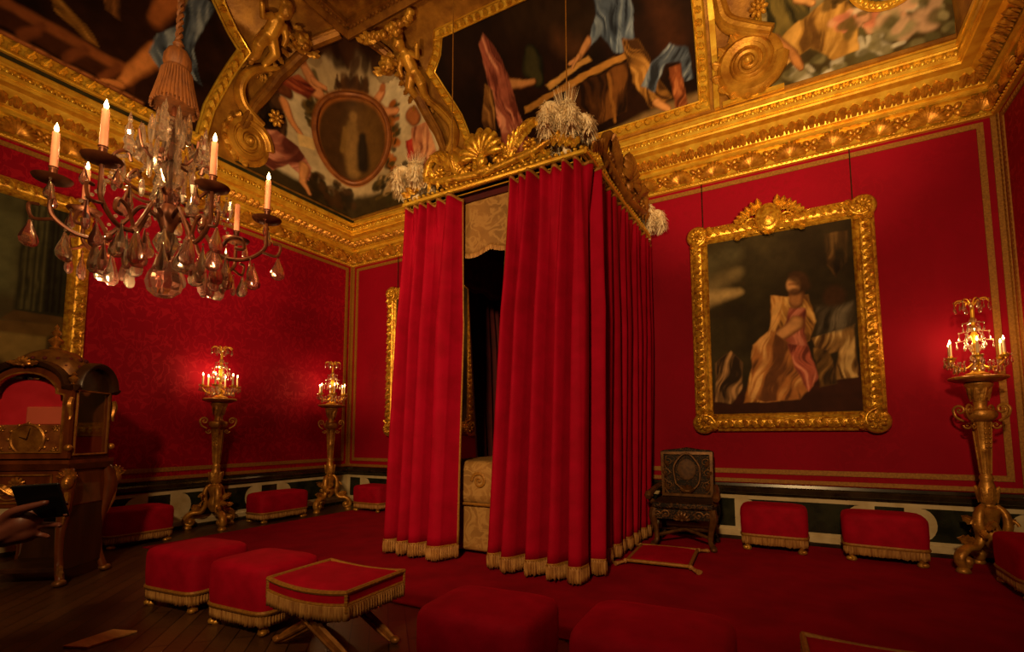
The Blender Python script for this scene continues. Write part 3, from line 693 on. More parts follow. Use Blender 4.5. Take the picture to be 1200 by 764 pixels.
for k in range(46):
    f = k/45; x = 1.75+1.0*f; z = 6.86 - .10*sin(pi*f)
    p = np.array((x, -1.5+.03*RNG.normal(), z+.02*RNG.normal()))
    if k % 3: ball(mb, p, .04+.02*RNG.random(), None, 8, 6)
    else: leaf(mb, T(*p) @ RX(90) @ RZ(RNG.uniform(0, 360)), .13, .08, .05)
obj('fruit_and_leaves', mb, STUCCO_LIT, t)
# ------------------------------------------------------------------ the canopy bed
def brocade(name, c1, c2, c3):
    t = NT(name); co = t.obj_co()
    f = t.noise(co, 5.5, 3, .5, 1.4); r = t.math('ABSOLUTE', t.math('SUBTRACT', f, .5))
    mx = t.n('MixRGB'); t.l(t.ramp(r, [(.02, (1,)*3), (.07, (0,)*3)]), mx.inputs[0])
    t.l(t.ramp(t.noise(co, 3, 4), [(.35, lin(c1)), (.65, lin(c2))]), mx.inputs[1]); mx.inputs[2].default_value = (*lin(c3), 1)
    t.l(mx.outputs[0], t.b.inputs['Base Color']); t.set(Roughness=.6); t.bump(t.noise(co, 150, 3), .3, .003); return t.m
TAPESTRY = brocade('gold_brocade', (158, 114, 58), (132, 94, 46), (172, 130, 72))
PLUME = mat('ostrich_plume', (255, 240, 208), (246, 222, 180), .95, 0, 14, 4, bs=60, bst=.7, bd=.01)
DARKWOOD = mat('dark_walnut', (66, 38, 18), (40, 22, 10), .35, 0, 6, 5, stretch=(1, 1, .2))
bx0, bx1, byf, byb, bzt = 3.46, 5.44, -2.28, -.16, 3.60
bed = thing('canopy_bed', 'tall canopy bed with gilt cresting, white plumes and a gold brocade bedspread', 'bed', (4.45, -1.22, 0))
O = np.array((4.45, -1.22, 0))
def L(p): return tuple(np.array(p)-O)
mb = MB(); box2(mb, L((bx0, byf, bzt)), L((bx1, byb, bzt+.05))); box2(mb, L((bx0+.05, byf+.05, bzt-.06)), L((bx1-.05, byb-.05, bzt)))
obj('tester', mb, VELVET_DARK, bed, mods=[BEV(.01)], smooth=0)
mb = MB(); sweep(mb, [(0,0),(.035,.0),(.045,.03),(.03,.05),(.05,.065),(.05,.09),(.0,.10)], [L((bx0-.0, byb, bzt)), L((bx0, byf, bzt)), L((bx1, byf, bzt)), L((bx1, byb, bzt))][::-1], (0, 0, 1), closed=False)
rod = [L((bx0-.05, byb, bzt+.045)), L((bx0-.05, byf-.05, bzt+.045)), L((bx1+.05, byf-.05, bzt+.045)), L((bx1+.05, byb, bzt+.045))]
for i in range(3): tube(mb, [rod[i], rod[i+1]], .022, 8)
for i in range(3):
    n = int(math.dist(rod[i], rod[i+1])/.06)
    for k in range(n):
        p = np.array(rod[i])+(np.array(rod[i+1])-np.array(rod[i]))*(k+.5)/n; ball(mb, p+np.array((0, 0, .04)), (.02, .02, .016), None, 6, 4)
obj('cornice_rail', mb, GOLD, bed)
for x, y in ((bx0+.16, byf+.14), (bx1-.16, byf+.14), (bx0+.16, byb-.06), (bx1-.16, byb-.06)):
    mb = MB(); lathe(mb, [(.05, .01), (.05, .3), (.035, .34), (.035, bzt)], 12, T(*L((x, y, 0)))); obj('bedpost', mb, DARKWOOD, bed)
def crest(Wd, Hh):
    c = MB(); I = Matrix()
    shell(c, T(0, .16*Hh, .03), .27*Hh, 9, 88, .07); ball(c, (0, .13*Hh, .05), (.06, .07, .05)); ball(c, (0, .04, .03), (.12, .05, .05))
    for s in (-1, 1):
        Ms = S3(s, 1, 1)
        rosette(c, Ms @ T(.21, .15*Hh, .03), .105, 10, .05); volute(c, Ms @ T(.21, .15*Hh, .02), .125, .9, .17, -1, flat=1)
        for k in range(7):
            f = k/6; leaf(c, Ms @ T(.30+.12*f, .06+.20*f*Hh, .02+.02*f) @ RZ(-8-f*62), .26*Hh*(1-.15*f), .12, .06, 1.1, 4)
        tube(c, spline([(.28, .04, .02), (.38, .22*Hh, .04), (.52, .34*Hh, .05), (.66, .28*Hh, .04), (.70, .16*Hh, .03), (.62, .12*Hh, .03)], 6), [.03, .05, .045, .02], 7, M=Ms)
        tube(c, spline([(.0, .02, .02), (.3, .05, .03), (.55, .08, .03), (.74, .14*Hh, .02), (.9, .05, .0)], 6), [.04, .045, .035, .015], 7, M=Ms)
        rosette(c, Ms @ T(.52, .14*Hh, .03), .075, 8, .05)
        for k in range(6):
            f = k/5; leaf(c, Ms @ T(.62+.30*f, .02+.10*(1-f), .02) @ RZ(-20-f*50), .17*(1-.3*f), .09, .04, 1, 3)
            leaf(c, Ms @ T(.08+.12*k, .0, .03) @ RZ(-10+8*k), .10, .06, .03, 1, 3)
    return c
zc = bzt+.09
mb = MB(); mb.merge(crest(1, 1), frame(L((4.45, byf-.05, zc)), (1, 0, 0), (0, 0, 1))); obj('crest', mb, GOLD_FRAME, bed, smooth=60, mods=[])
mb = MB(); mb.merge(crest(1, 1), frame(L((bx1+.05, -1.2, zc)), (0, 1, 0), (0, 0, 1)) @ S3(1.05, 1.1, 1)); obj('crest', mb, GOLD_DEEP, bed, smooth=60)  # both side crests in darker gilt: their shade is put into the colour
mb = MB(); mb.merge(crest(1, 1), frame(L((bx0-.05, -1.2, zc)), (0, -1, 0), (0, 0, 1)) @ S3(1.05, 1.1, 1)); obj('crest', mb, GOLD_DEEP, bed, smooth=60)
# inner valance, scalloped, hanging inside the curtains on all sides
def drape(path, z0, z1, amp, n, scal=0.0, seed=1, nv=14):
    P = np.array(path, float); s = np.r_[0, np.cumsum(np.linalg.norm(np.diff(P, axis=0), axis=1))]; u = np.linspace(0, s[-1], n)
    X, Y = np.interp(u, s, P[:, 0]), np.interp(u, s, P[:, 1]); tx, ty = np.gradient(X), np.gradient(Y); l = np.hypot(tx, ty); nx, ny = ty/l, -tx/l
    rg = np.random.default_rng(seed); ph = rg.random(3)*6; V = []
    for i in range(n):
        zb = z0 - scal*abs(sin(u[i]*pi/.42))
        for j in range(nv):
            f = j/(nv-1); o = amp*(sin(u[i]*9+ph[0])*.5+sin(u[i]*17+ph[1])*.3)*f
            V.append((X[i]+nx[i]*o, Y[i]+ny[i]*o, z1+(zb-z1)*f))
    return V, gridf(n, nv)
mb = MB()
V, F = drape([L((bx0+.08, byb, 0))[:2], L((bx0+.08, byf+.08, 0))[:2], L((bx1-.08, byf+.08, 0))[:2], L((bx1-.08, byb, 0))[:2]], 3.06, bzt, .012, 220, .05, 4)
mb.add(V, F); vl = obj('inner_valance', mb, TAPESTRY, bed, mods=[SOL(.012)])
mb = MB(); zb = 3.06; fp = []
for v in V[13::14]: fp.append(v)
fringe(mb, fp, 0, .05, .012, .004); obj('valance_fringe', mb, FRINGE, vl)
# bedding
mb = MB(); box2(mb, L((bx0+.22, byf+.2, .05)), L((bx1-.2, byb-.05, .52))); obj('bed_skirt', mb, TAPESTRY, bed, mods=[BEV(.05, 4)])
mb = MB(); box2(mb, L((bx0+.18, byf+.16, .50)), L((bx1-.16, byb-.03, .93))); obj('bedspread', mb, TAPESTRY, bed, mods=[BEV(.10, 6)])
mb = MB()
for s in (-1, 1):
    volute(mb, frame(L((4.42+s*.16, byf+.15, .74)), (s, 0, 0), (0, 0, 1)), .09, 1.6, .2, 1, h=.0, flat=.5)
tube(mb, [L((3.66, byf+.165, .515)), L((5.26, byf+.165, .515))], .014, 6)
obj('braid', mb, BRAID, bed)
mb = MB(); tube(mb, [L((3.8, -.5, 1.0)), L((5.1, -.5, 1.0))], .13, 16); obj('bolster', mb, TAPESTRY, bed)
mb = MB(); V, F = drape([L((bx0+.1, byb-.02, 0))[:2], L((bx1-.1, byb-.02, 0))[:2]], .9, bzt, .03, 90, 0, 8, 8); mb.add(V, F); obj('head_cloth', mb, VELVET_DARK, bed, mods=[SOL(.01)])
# ostrich plumes at the corners
TX = bpy.data.textures.new('feather_noise', 'CLOUDS'); TX.noise_scale = .055; TX.noise_depth = 3
def plume(p, h, parent, seed, aig=False, spread=1.0):
    rg = np.random.default_rng(seed); mb = MB(); B = T(*p)
    lathe(mb, [(.03, -.02), (.05, .0), (.035, .05), (.07, .10), (.05, .12)], 10, B)
    bb = MB()
    curves = [spline([(0, 0, .04), (.015, 0, h*.5), (0, -.01, h*.86), (.03, -.05, h*.98), (.06, -.10, h*.84)], 7)]
    for k in range(7):
        a = 2*pi*k/7+.5+rg.random()*.4; hh = h*(.60+.28*rg.random()); r = (.15+.06*rg.random())*spread; c, s_ = cos(a), sin(a)
        curves.append(spline([(0, 0, .04), (c*r*.3, s_*r*.3, hh*.65), (c*r*.75, s_*r*.75, hh), (c*r*1.1, s_*r*1.1, hh*.84), (c*r*1.15, s_*r*1.15, hh*.45)], 7))
    for cv_ in curves:
        n = len(cv_); tube(mb, cv_, [.025, .045, .055, .05, .03], 8, M=B)
        for q in range(n*5):
            t = .12+.88*q/(n*5); x = t*(n-1); i0 = min(n-2, int(x)); p_ = cv_[i0]+(cv_[i0+1]-cv_[i0])*(x-i0); tg = cv_[i0+1]-cv_[i0]; tg = tg/np.linalg.norm(tg)
            for e in range(5):
                d = rg.normal(size=3); d -= tg*(d @ tg); d /= np.linalg.norm(d); w = np.cross(tg, d)*.0045; ln = .05+.04*rg.random()
                p1 = p_+d*ln*.6+tg*.012; p2 = p_+d*ln+tg*.02+np.array((0, 0, -.022-.02*rg.random())); p3 = p2+d*.008+np.array((0, 0, -.022))
                bb.add([p_-w, p_+w, p1-w, p1+w, p2-w*.8, p2+w*.8, p3], [(0, 1, 3, 2), (2, 3, 5, 4), (4, 5, 6)], B)
    o = obj('feather_plume', mb, PLUME, parent, mods=[REM(.013)]); obj('barbs', bb, PLUME, o, smooth=80)
    if aig:
        mb = MB()
        for k in range(70):
            a = rg.random()*2*pi; q = .13*sqrt(rg.random()); l = h*(1.25+.22*rg.random())
            tube(mb, [(0, 0, h*.6), (q*cos(a)*.45, q*sin(a)*.45, h*.95), (q*cos(a), q*sin(a), l)], [.0022, .0016, .0006], 3, M=B)
        obj('aigrette', mb, PLUME, o)
plume(L((bx0+.08, byf-.0, bzt+.10)), .36, bed, 3, True, .95); plume(L((bx1-.14, byf-.0, bzt+.10)), .42, bed, 5, True, 1.05)
plume(L((bx1+.02, byb+.0, bzt+.02)), .40, bed, 8, False, .8); plume(L((bx0+.02, byb+.0, bzt+.02)), .40, bed, 9, False, .8)

# ------------------------------------------------------------------ curtains: each one a thing, with its fringe and braid
def curtain_surface(top, bot, ztop, zbot, folds, amp, seed, n, nv=36, ext=0, drop=None):
    """top, bot: xy polylines; pleats narrow at the heading and open towards the hem"""
    rg = np.random.default_rng(seed)
    def samp(P, m):
        P = np.array(P, float); s = np.r_[0, np.cumsum(np.linalg.norm(np.diff(P, axis=0), axis=1))]; u = np.linspace(0, s[-1], m)
        return np.c_[np.interp(u, s, P[:, 0]), np.interp(u, s, P[:, 1])]
    A, B = samp(top, n), samp(bot, n); t = np.linspace(0, 1, n)
    jit = np.interp(t, np.linspace(0, 1, folds+1), np.arange(folds+1)+rg.normal(0, .16, folds+1))
    am = np.interp(t, np.linspace(0, 1, folds+2), .75+.5*rg.random(folds+2))
    w1 = np.sin(2*pi*jit); w1 = np.where(w1 > 0, w1**1.15, -np.abs(w1)**.7); w2 = .25*np.sin(4*pi*jit+1.3)
    topw = np.sin(2*pi*(jit*1.5+.2)); V = []
    for i in range(n):
        for j in range(nv):
            f = j/(nv-1); P = A[i]*(1-f)+B[i]*f
            a, b = max(0, i-1), min(n-1, i+1); tg = (A[b]-A[a])*(1-f)+(B[b]-B[a])*f; tg = tg/(np.linalg.norm(tg)+1e-9); nn = np.array((tg[1], -tg[0]))
            k = min(1, f*2.2+.18); sway = .012*sin(f*5+i*.05+seed)
            o = amp*am[i]*((w1[i]+w2[i]*f)*k + topw[i]*.35*(1-min(1, f*3))) + sway*f
            zt = ztop + (.018*topw[i] if drop is None else drop*topw[i])
            V.append((P[0]+nn[0]*o, P[1]+nn[1]*o, zt+(zbot-zt)*f))
    return V, n, nv
def curtain(name, label, top, bot, folds, amp, seed, n, m, edges='', backing=None, ztop=None, fringe_on=True):
    org = np.array((*np.mean(np.array(bot), axis=0), 0)); t = thing(name, label, 'curtain', tuple(org), group='crimson bed curtains')
    zt = ztop or bzt-.034
    V, n, nv = curtain_surface(top, bot, zt, .147, folds, amp, seed, n); V = np.array(V)-org
    mb = MB(); mb.add(V, gridf(n, nv)); obj('drapery', mb, m, t, mods=[SOL(.012)], smooth=75)
    if fringe_on:
        hem = V.reshape(n, nv, 3)[:, -1]; mb = MB(); fringe(mb, hem, .004, .115, .010, .006, seed); obj('fringe', mb, FRINGE, t, mods=[SOL(.006)])
        mb = MB(); h2 = V.reshape(n, nv, 3)
        mb.add(np.concatenate([h2[:, -1]+(0, 0, .016), h2[:, -1]+(0, 0, -.004)], 1).reshape(-1, 3), gridf(n, 2)); obj('hem_braid', mb, BRAID, t, mods=[SOL(.018)])
        mb = MB(); hd = V.reshape(n, nv, 3)[:, 0]
        mb.add(np.concatenate([hd+(0, 0, .012), hd+(0, 0, -.018)], 1).reshape(-1, 3), gridf(n, 2)); obj('heading_braid', mb, BRAID, t, mods=[SOL(.022)])
    for e in edges:
        mb = MB(); g = V.reshape(n, nv, 3); q = g[-1] if e == 'r' else g[0]; q2 = g[-5] if e == 'r' else g[4]
        mb.add(np.concatenate([q, q2], 1).reshape(-1, 3), gridf(nv, 2)); obj('braid_edge', mb, BRAID, t, mods=[SOL(.02)])
    return t
yf = byf-.06
curtain('bed_curtain', 'crimson velvet bed curtain left of the opening in the bed front', [(3.46, yf), (4.16, yf)], [(3.30, yf-.03), (4.11, yf-.06)], 4, .105, 4, 250, VELVET, 'r')
curtain('bed_curtain', 'crimson velvet bed curtain right of the opening in the bed front', [(4.76, yf), (5.45, yf), (5.505, yf+.06), (5.51, yf+.32)], [(4.55, yf-.03), (5.40, yf-.10), (5.46, yf-.02), (5.45, yf+.32)], 6, .118, 12, 360, VELVET, 'l')
curtain('bed_curtain', 'crimson velvet bed curtain along the right side of the bed, beside the armchair', [(5.485, yf+.36), (5.50, -.14)], [(5.435, yf+.36), (5.44, -.30)], 9, .048, 23, 420, VELVET)
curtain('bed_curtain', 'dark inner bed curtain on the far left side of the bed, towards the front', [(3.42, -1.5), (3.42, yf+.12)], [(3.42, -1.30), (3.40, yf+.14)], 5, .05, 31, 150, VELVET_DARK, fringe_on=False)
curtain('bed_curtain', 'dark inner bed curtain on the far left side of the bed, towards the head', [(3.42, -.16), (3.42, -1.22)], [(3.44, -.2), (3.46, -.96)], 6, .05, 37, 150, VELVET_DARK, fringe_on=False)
for x, z1, lb in ((3.95, 6.9, 'thin cord from the ceiling to the left front corner of the bed canopy'), (5.27, 6.9, 'thin cord from the ceiling to the right front corner of the bed canopy')):
    mb = MB(); tube(mb, [(x, -2.2, bzt+.04), (x, -2.2, z1+.3)], .006, 6); tag(obj('suspension_cord', mb, BRAID), lb, 'cord', 'canopy suspension cords')
# ------------------------------------------------------------------ stools
def sup(n, a, b, e):
    P = []
    for i in range(n):
        t = 2*pi*i/n; c, s = cos(t), sin(t)
        P.append((a*math.copysign(abs(c)**(2/e), c), b*math.copysign(abs(s)**(2/e), s)))
    return P
GILTWOOD = mat('gilt_wood', (178, 120, 54), (126, 80, 32), .42, .45, 12, 5, bs=70, bst=.35, bd=.004)
def make_stool(a, b, h, label):
    t = thing('velvet_stool', label, 'stool', group='crimson velvet stools'); mb = MB(); n = 64; z0 = .125; V = []
    prof = [(z0, .975), (z0+.03, .985), (h*.55, 1.0), (h-.055, 1.0), (h-.03, .985), (h-.012, .95), (h, .87), (h+.008, .7), (h+.014, .4), (h+.016, .0)]
    base = sup(n, a, b, 6.5)
    for x, y in base:
        for z, s in prof: V.append((x*s, y*s, z))
    mb.add(V, gridf(n, len(prof), True) + [tuple(i*len(prof) for i in range(n))]); obj('seat', mb, VELVET_STOOL, t, smooth=60)
    ring = [(x*.99, y*.99, 0) for x, y in base]; ring.append(ring[0])
    mb = MB(); fringe(mb, ring[::-1], z0+.005, .075, .010, .004); obj('fringe', mb, FRINGE, t, mods=[SOL(.005)])
    mb = MB(); tube(mb, [(x*.985, y*.985, z0+.012) for x, y in base], .011, 6, True, flat=1.3); obj('braid', mb, BRAID, t)
    for sx in (-1, 1):
        for sy in (-1, 1):
            mb = MB(); x, y = sx*(a-.06), sy*(b-.06)
            lathe(mb, [(.026, 0), (.034, .012), (.03, .03), (.018, .04), (.024, .07), (.034, .10), (.034, z0+.03)], 12, T(x, y, 0)); ball(mb, (x+sx*.015, y+sy*.015, .02), (.028, .028, .02))
            obj('leg', mb, GOLD_DULL, t)
    return t
S0 = make_stool(.28, .225, .40, 'crimson velvet stool at the left end of the front row')
S0.location = (3.11, -4.07, 0); S0.rotation_euler.z = radians(6); S0['group'] = 'stools in the front row'
dup(S0, (3.89, -4.06, 0), 4, 'bright crimson velvet stool just left of the cross-legged stool', 'stools in the front row')
dup(S0, (5.66, -4.09, 0), 5, 'crimson velvet stool just right of the cross-legged stool, before the bed', 'stools in the front row', (1.06, 1.0, 1.0))
dup(S0, (6.42, -4.0, 0), 3, 'large dim crimson velvet stool nearest the bottom edge, in front of the armchair', 'stools in the front row', (1.12, 1.1, 1.02))
WS = [((.46, -3.36, 0), 88, (1.15, .95, 1.0), 'dim crimson velvet stool by the left wall behind the clock stand'),
      ((.46, -1.63, 0), 91, (1.36, .9, .98), 'crimson velvet stool by the left wall between the two candle stands'),
      ((1.12, -.44, .0085), 0, (1.05, .9, .98), 'crimson velvet stool by the back wall left of the bed'),
      ((6.745, -.38, .0085), 0, (1.10, .85, 1.12), 'crimson velvet stool by the back wall beside the armchair'),
      ((7.66, -.40, .0085), -2, (1.17, .9, 1.08), 'crimson velvet stool by the back wall next to the right candle stand'),
      ((8.52, -1.06, .0085), 90, (1.1, .9, 1.0), 'dark crimson velvet stool against the right wall')]
for p, r, s, lb in WS: dup(S0, p, r, lb, 'stools along the walls', s)

def make_folding(label):
    t = thing('folding_stool', label, 'stool', group='cross-legged folding stools'); a, b = .30, .225; n = 17
    def sag(x, y): return -.035*(1-(x/a)**2)*.6
    V = []; 
    for i in range(n):
        x = -a+2*a*i/(n-1)
        for j in range(n):
            y = -b+2*b*j/(n-1); dome = .03*(1-(x/a)**4)*(1-(y/b)**4)
            V.append((x, y*(1+.06*(1-(x/a)**2)), .385+dome*1.2+sag(x, y)))
    mb = MB(); F = gridf(n, n); mb.add(V, F)
    V = np.array(V).reshape(n, n, 3)
    per = [V[i, 0] for i in range(n)] + [V[-1, j] for j in range(1, n)] + [V[i, -1] for i in range(n-2, -1, -1)] + [V[0, j] for j in range(n-2, 0, -1)]
    low = [p-np.array((0, 0, .066)) for p in per]; m_ = len(per)
    mb.add(per+low, [(i, (i+1) % m_, m_+(i+1) % m_, m_+i) for i in range(m_)] + [tuple(range(m_, 2*m_))])
    obj('seat', mb, VELVET_STOOL, t, smooth=50)
    mb = MB(); tube(mb, [p+np.array((0, 0, .0)) for p in per], .013, 6, True); tube(mb, [p+np.array((0, 0, .004)) for p in low], .010, 6, True)
    for p, q in ((0, 0), (n-1, 0), (2*n-2, 0), (3*n-3, 0)):
        if p < m_: 
            for k in range(7): ball(mb, per[p]-np.array((0, 0, .016*k)), .011, None, 6, 4)
    obj('braid', mb, BRAID, t)
    mb = MB(); fringe(mb, [tuple(p) for p in (low+[low[0]])], .0, .075, .010, .004); obj('fringe', mb, FRINGE, t, mods=[SOL(.005)])
    for sy in (-1, 1):
        for sx in (-1, 1):
            mb = MB(); y = sy*.16+sx*.018
            pts = spline([(-sx*.30, y, .02), (-sx*.22, y, .06), (-sx*.06, y, .145), (sx*.10, y, .23), (sx*.24, y, .29)], 6)
            tube(mb, pts, [.022, .034, .038, .036, .03], 8, flat=.6, up=(0, 1, 0)); ball(mb, (-sx*.31, y, .022), (.035, .025, .022)); tube(mb, [(q[0], q[1]+sy*-.0-.024, q[2]) for q in pts], [.006, .011, .012, .01], 6)
            obj('leg', mb, GILTWOOD, t)
        mb = MB(); lathe(mb, [(.0, -.03), (.035, -.028), (.04, 0), (.035, .028), (0, .03)], 14, T(0, sy*.16, .19) @ RX(90)); obj('boss', mb, GOLD_DULL, t)
    mb = MB(); tube(mb, [(0, -.16, .19), (0, .16, .19)], .014, 8); obj('stretcher', mb, GILTWOOD, t)
    return t
F0 = make_folding('gold-fringed crimson cross-legged stool in the middle of the front row'); F0.location = (4.60, -4.08, 0); F0.rotation_euler.z = radians(3)
dup(F0, (7.28, -3.98, 0), 4, 'crimson cross-legged stool at the bottom edge, only its braided rim in the frame', 'cross-legged folding stools')

# ------------------------------------------------------------------ armchair and floor cushion
def inlay():
    t = NT('ebony_with_gold_inlay'); co = t.obj_co()
    f = t.noise(co, 13, 2, .5, 2.2); r = t.math('ABSOLUTE', t.math('SUBTRACT', f, .5))
    pat = t.ramp(r, [(.012, (1,)*3), (.03, (0,)*3)])
    mx = t.n('MixRGB'); t.l(pat, mx.inputs[0]); mx.inputs[1].default_value = (*lin((22, 11, 8)), 1); mx.inputs[2].default_value = (*lin((104, 66, 30)), 1)
    t.l(mx.outputs[0], t.b.inputs['Base Color']); t.set(Roughness=.5); t.b.inputs['Specular IOR Level'].default_value = .2; t.bump(pat, .3, .004); return t.m
INLAY = inlay()
CH_GOLD = mat('chair_gilt', (120, 80, 36), (84, 52, 22), .45, .4, 14, 5, bs=60, bst=.4, bd=.004)
ch = thing('armchair', 'tall dark armchair with gilt carving and high back, right of the canopy bed', 'chair', (5.90, -.56, .0085), 4)
mb = MB(); box2(mb, (-.29, .22, .46), (.29, .28, 1.02), T(0, 0, 0)); 
sh_ = MB(); prism(sh_, [(-.28, .46), (.28, .46), (.29, .98), (.24, 1.0), (.12, 1.01), (0, 1.03), (-.12, 1.01), (-.24, 1.0), (-.29, .98)], .06, T(0, .28, 0) @ RX(90)); obj('backrest', sh_, INLAY, ch, mods=[BEV(.008)], smooth=30)
mb = MB(); Mb = T(0, .215, 0) @ RX(90)
sweep(mb, [(0, 0), (0, .02), (-.03, .025), (-.035, 0)], [(-.275, .48, 0), (.275, .48, 0), (.28, .98, 0), (-.28, .98, 0)], (0, 0, 1), True, Mb)
tube(mb, spline([(-.12, .62, .02), (-.14, .8, .02), (-.07, .92, .02), (0, .96, .02), (.07, .92, .02), (.14, .8, .02), (.12, .62, .02), (0, .54, .02), (-.12, .62, .02)], 5), .013, 6, M=Mb)
for s in (-1, 1):
    for (x, y) in ((.2, .86), (.2, .6), (.22, .74)):
        volute(mb, Mb @ T(s*x, y, .01) @ S3(s, 1, 1), .05, 1.3, .16, 1, [( -.03, -.12), (.03, -.06)])
        leaf(mb, Mb @ T(s*x, y-.05, .01) @ RZ(-s*30), .1, .05, .02)
for k in range(5): leaf(mb, Mb @ T(0, .52, .01) @ RZ(-60+30*k), .11, .05, .03)
obj('back_carving', mb, CH_GOLD, ch, smooth=60)
mb = MB(); ball(mb, (0, .205, .78), (.10, .014, .12)); obj('back_medallion', mb, mat('faded_tapestry', (104, 70, 38), (76, 48, 26), .7, 0, 30), ch)
mb = MB(); box2(mb, (-.31, -.30, .40), (.31, .26, .47)); obj('seat', mb, INLAY, ch, mods=[BEV(.02, 3)])
mb = MB(); box2(mb, (-.31, -.31, .30), (.31, -.27, .40)); box2(mb, (-.31, -.3, .31), (-.27, .26, .40)); box2(mb, (.27, -.3, .31), (.31, .26, .40)); ap = obj('apron', mb, INLAY, ch, mods=[BEV(.006)], smooth=0)
mb = MB(); Ma = T(0, -.315, .35) @ RX(90); shell(mb, Ma @ T(0, -.05, 0), .09, 7, 80, .03)
for s in (-1, 1): volute(mb, Ma @ T(s*.16, 0, 0) @ S3(s, 1, 1), .05, 1.3, .18); volute(mb, Ma @ T(s*.25, .0, 0) @ S3(-s, 1, 1), .035, 1.2, .2)
obj('carving', mb, CH_GOLD, ap)
for s in (-1, 1):
    mb = MB(); tube(mb, spline([(s*.30, .24, .60), (s*.32, .05, .585), (s*.33, -.18, .56), (s*.335, -.31, .545), (s*.335, -.35, .52)], 6), [.026, .03, .034, .042, .03], 8); tube(mb, spline([(s*.32, -.28, .54), (s*.335, -.25, .5), (s*.31, -.22, .46)], 5), [.03, .022, .03], 8)
    obj('armrest', mb, CH_GOLD, ch)
for s in (-1, 1):
    for y in (-.27, .22):
        mb = MB(); tube(mb, spline([(s*.285, y, .40), (s*.30, y-.02, .32), (s*.275, y, .2), (s*.265, y, .09), (s*.29, y-.03, .045), (s*.30, y-.045, .04)], 6), [.045, .042, .03, .024, .028, .03], 8); ball(mb, (s*.297, y-.04, .028), (.035, .04, .026)); obj('leg', mb, CH_GOLD if y < 0 else INLAY, ch)
mb = MB(); tube(mb, spline([(-.27, -.25, .12), (0, -.05, .16), (.27, .2, .12)], 6), .018, 6); tube(mb, spline([(.27, -.25, .12), (0, -.05, .16), (-.27, .2, .12)], 6), .018, 6); obj('stretcher', mb, CH_GOLD, ch)
cu = thing('floor_cushion', 'flat crimson cushion with gold cord and corner tassels, on the carpet before the armchair', 'cushion', (5.83, -1.32, .0085), 4)
mb = MB(); n = 21; V = []
for sgn in (1, -1):
    for i in range(n):
        for j in range(n):
            x, y = i/(n-1)*2-1, j/(n-1)*2-1; q = max(0, (1-x**4)*(1-y**4))**.5
            V.append((x*.27*(1-.05*(1-y*y)*0), y*.33, .035+sgn*.033*q))
F = gridf(n, n); mb.add(V, F+[tuple(n*n+i for i in f)[::-1] for f in F]); obj('pad', mb, VELVET_STOOL, cu, smooth=70)
mb = MB(); tube(mb, [(-.27, -.33, .04), (.27, -.33, .04), (.27, .33, .04), (-.27, .33, .04)], .016, 8, True)
mb = MB(); e = np.linspace(-1, 1, 14)
P = [(x*.272, -.332, .038) for x in e]+[(.272, y*.332, .038) for y in e[1:]]+[(-x*.272, .332, .038) for x in e[1:]]+[(-.272, -y*.332, .038) for y in e[1:-1]]
tube(mb, P, .016, 8, True); obj('cord', mb, BRAID, cu)
for sx in (-1, 1):
    for sy in (-1, 1):
        mb = MB(); d = np.array((sx, sy))/1.414
        ball(mb, (sx*.285, sy*.345, .034), .022); tube(mb, [(sx*.29+d[0]*.0, sy*.35, .034), (sx*.29+d[0]*.04, sy*.35+d[1]*.04, .026), (sx*.29+d[0]*.10, sy*.35+d[1]*.10, .02)], [.018, .022, .034], 10, flat=.6); obj('tassel', mb, FRINGE, cu)

# ------------------------------------------------------------------ carpet and the pale patch on the parquet
mb = MB(); box2(mb, (.80, -3.42, 0), (8.78, -.06, .008)); tag(obj('carpet', mb, CARPET, smooth=0), 'large plain crimson carpet covering the floor around the bed', 'carpet')
mb = MB(); prism(mb, [(3.28, -4.86), (3.42, -4.80), (3.40, -4.55), (3.24, -4.61)], .012); tag(obj('floor_patch', mb, mat('pale_tan', (226, 176, 108), (200, 150, 84), .5, 0, 5, stretch=(1, 6, 1)), smooth=0, mods=[BEV(.003)]), 'small pale patch lying on the dark parquet in front of the clock', 'board')  # thin pale four-sided piece on the floor

# ------------------------------------------------------------------ candle stands and the crystal candelabra on them
TORCH = mat('torchere_gilt', (206, 150, 62), (146, 96, 34), .42, .5, 12, 6, bs=48, bst=.45, bd=.006)
WAX = mat('ivory_wax', (240, 214, 170), None, .5); WAX_PINK = mat('rosy_wax', (232, 158, 128), (214, 136, 108), .5, 0, 8)
def flame_mat():
    t = NT('candle_flame'); e = t.n('Emission'); e.inputs[0].default_value = (1, .62, .22, 1); e.inputs[1].default_value = 26; t.l(e.outputs[0], t.out.inputs[0]); return t.m
FLAME = flame_mat()
def crystal(name, tint, body=.10):
    t = NT(name); g = t.n('BsdfGlass'); g.inputs['Color'].default_value = (*tint, 1); g.inputs['Roughness'].default_value = .03; g.inputs['IOR'].default_value = 1.52
    d = t.n('BsdfTranslucent'); d.inputs[0].default_value = (*tint, 1); gl = t.n('BsdfGlossy'); gl.inputs[0].default_value = (*tint, 1); gl.inputs['Roughness'].default_value = .12
    m1 = t.n('MixShader'); m1.inputs[0].default_value = body; t.l(g.outputs[0], m1.inputs[1]); t.l(d.outputs[0], m1.inputs[2])
    m2 = t.n('MixShader'); m2.inputs[0].default_value = .12; t.l(m1.outputs[0], m2.inputs[1]); t.l(gl.outputs[0], m2.inputs[2]); t.l(m2.outputs[0], t.out.inputs[0]); return t.m
CRYSTAL = crystal('rock_crystal', (1, .90, .80), .25); CRYSTAL_ROSE = crystal('rose_crystal', (1, .74, .68), .26)
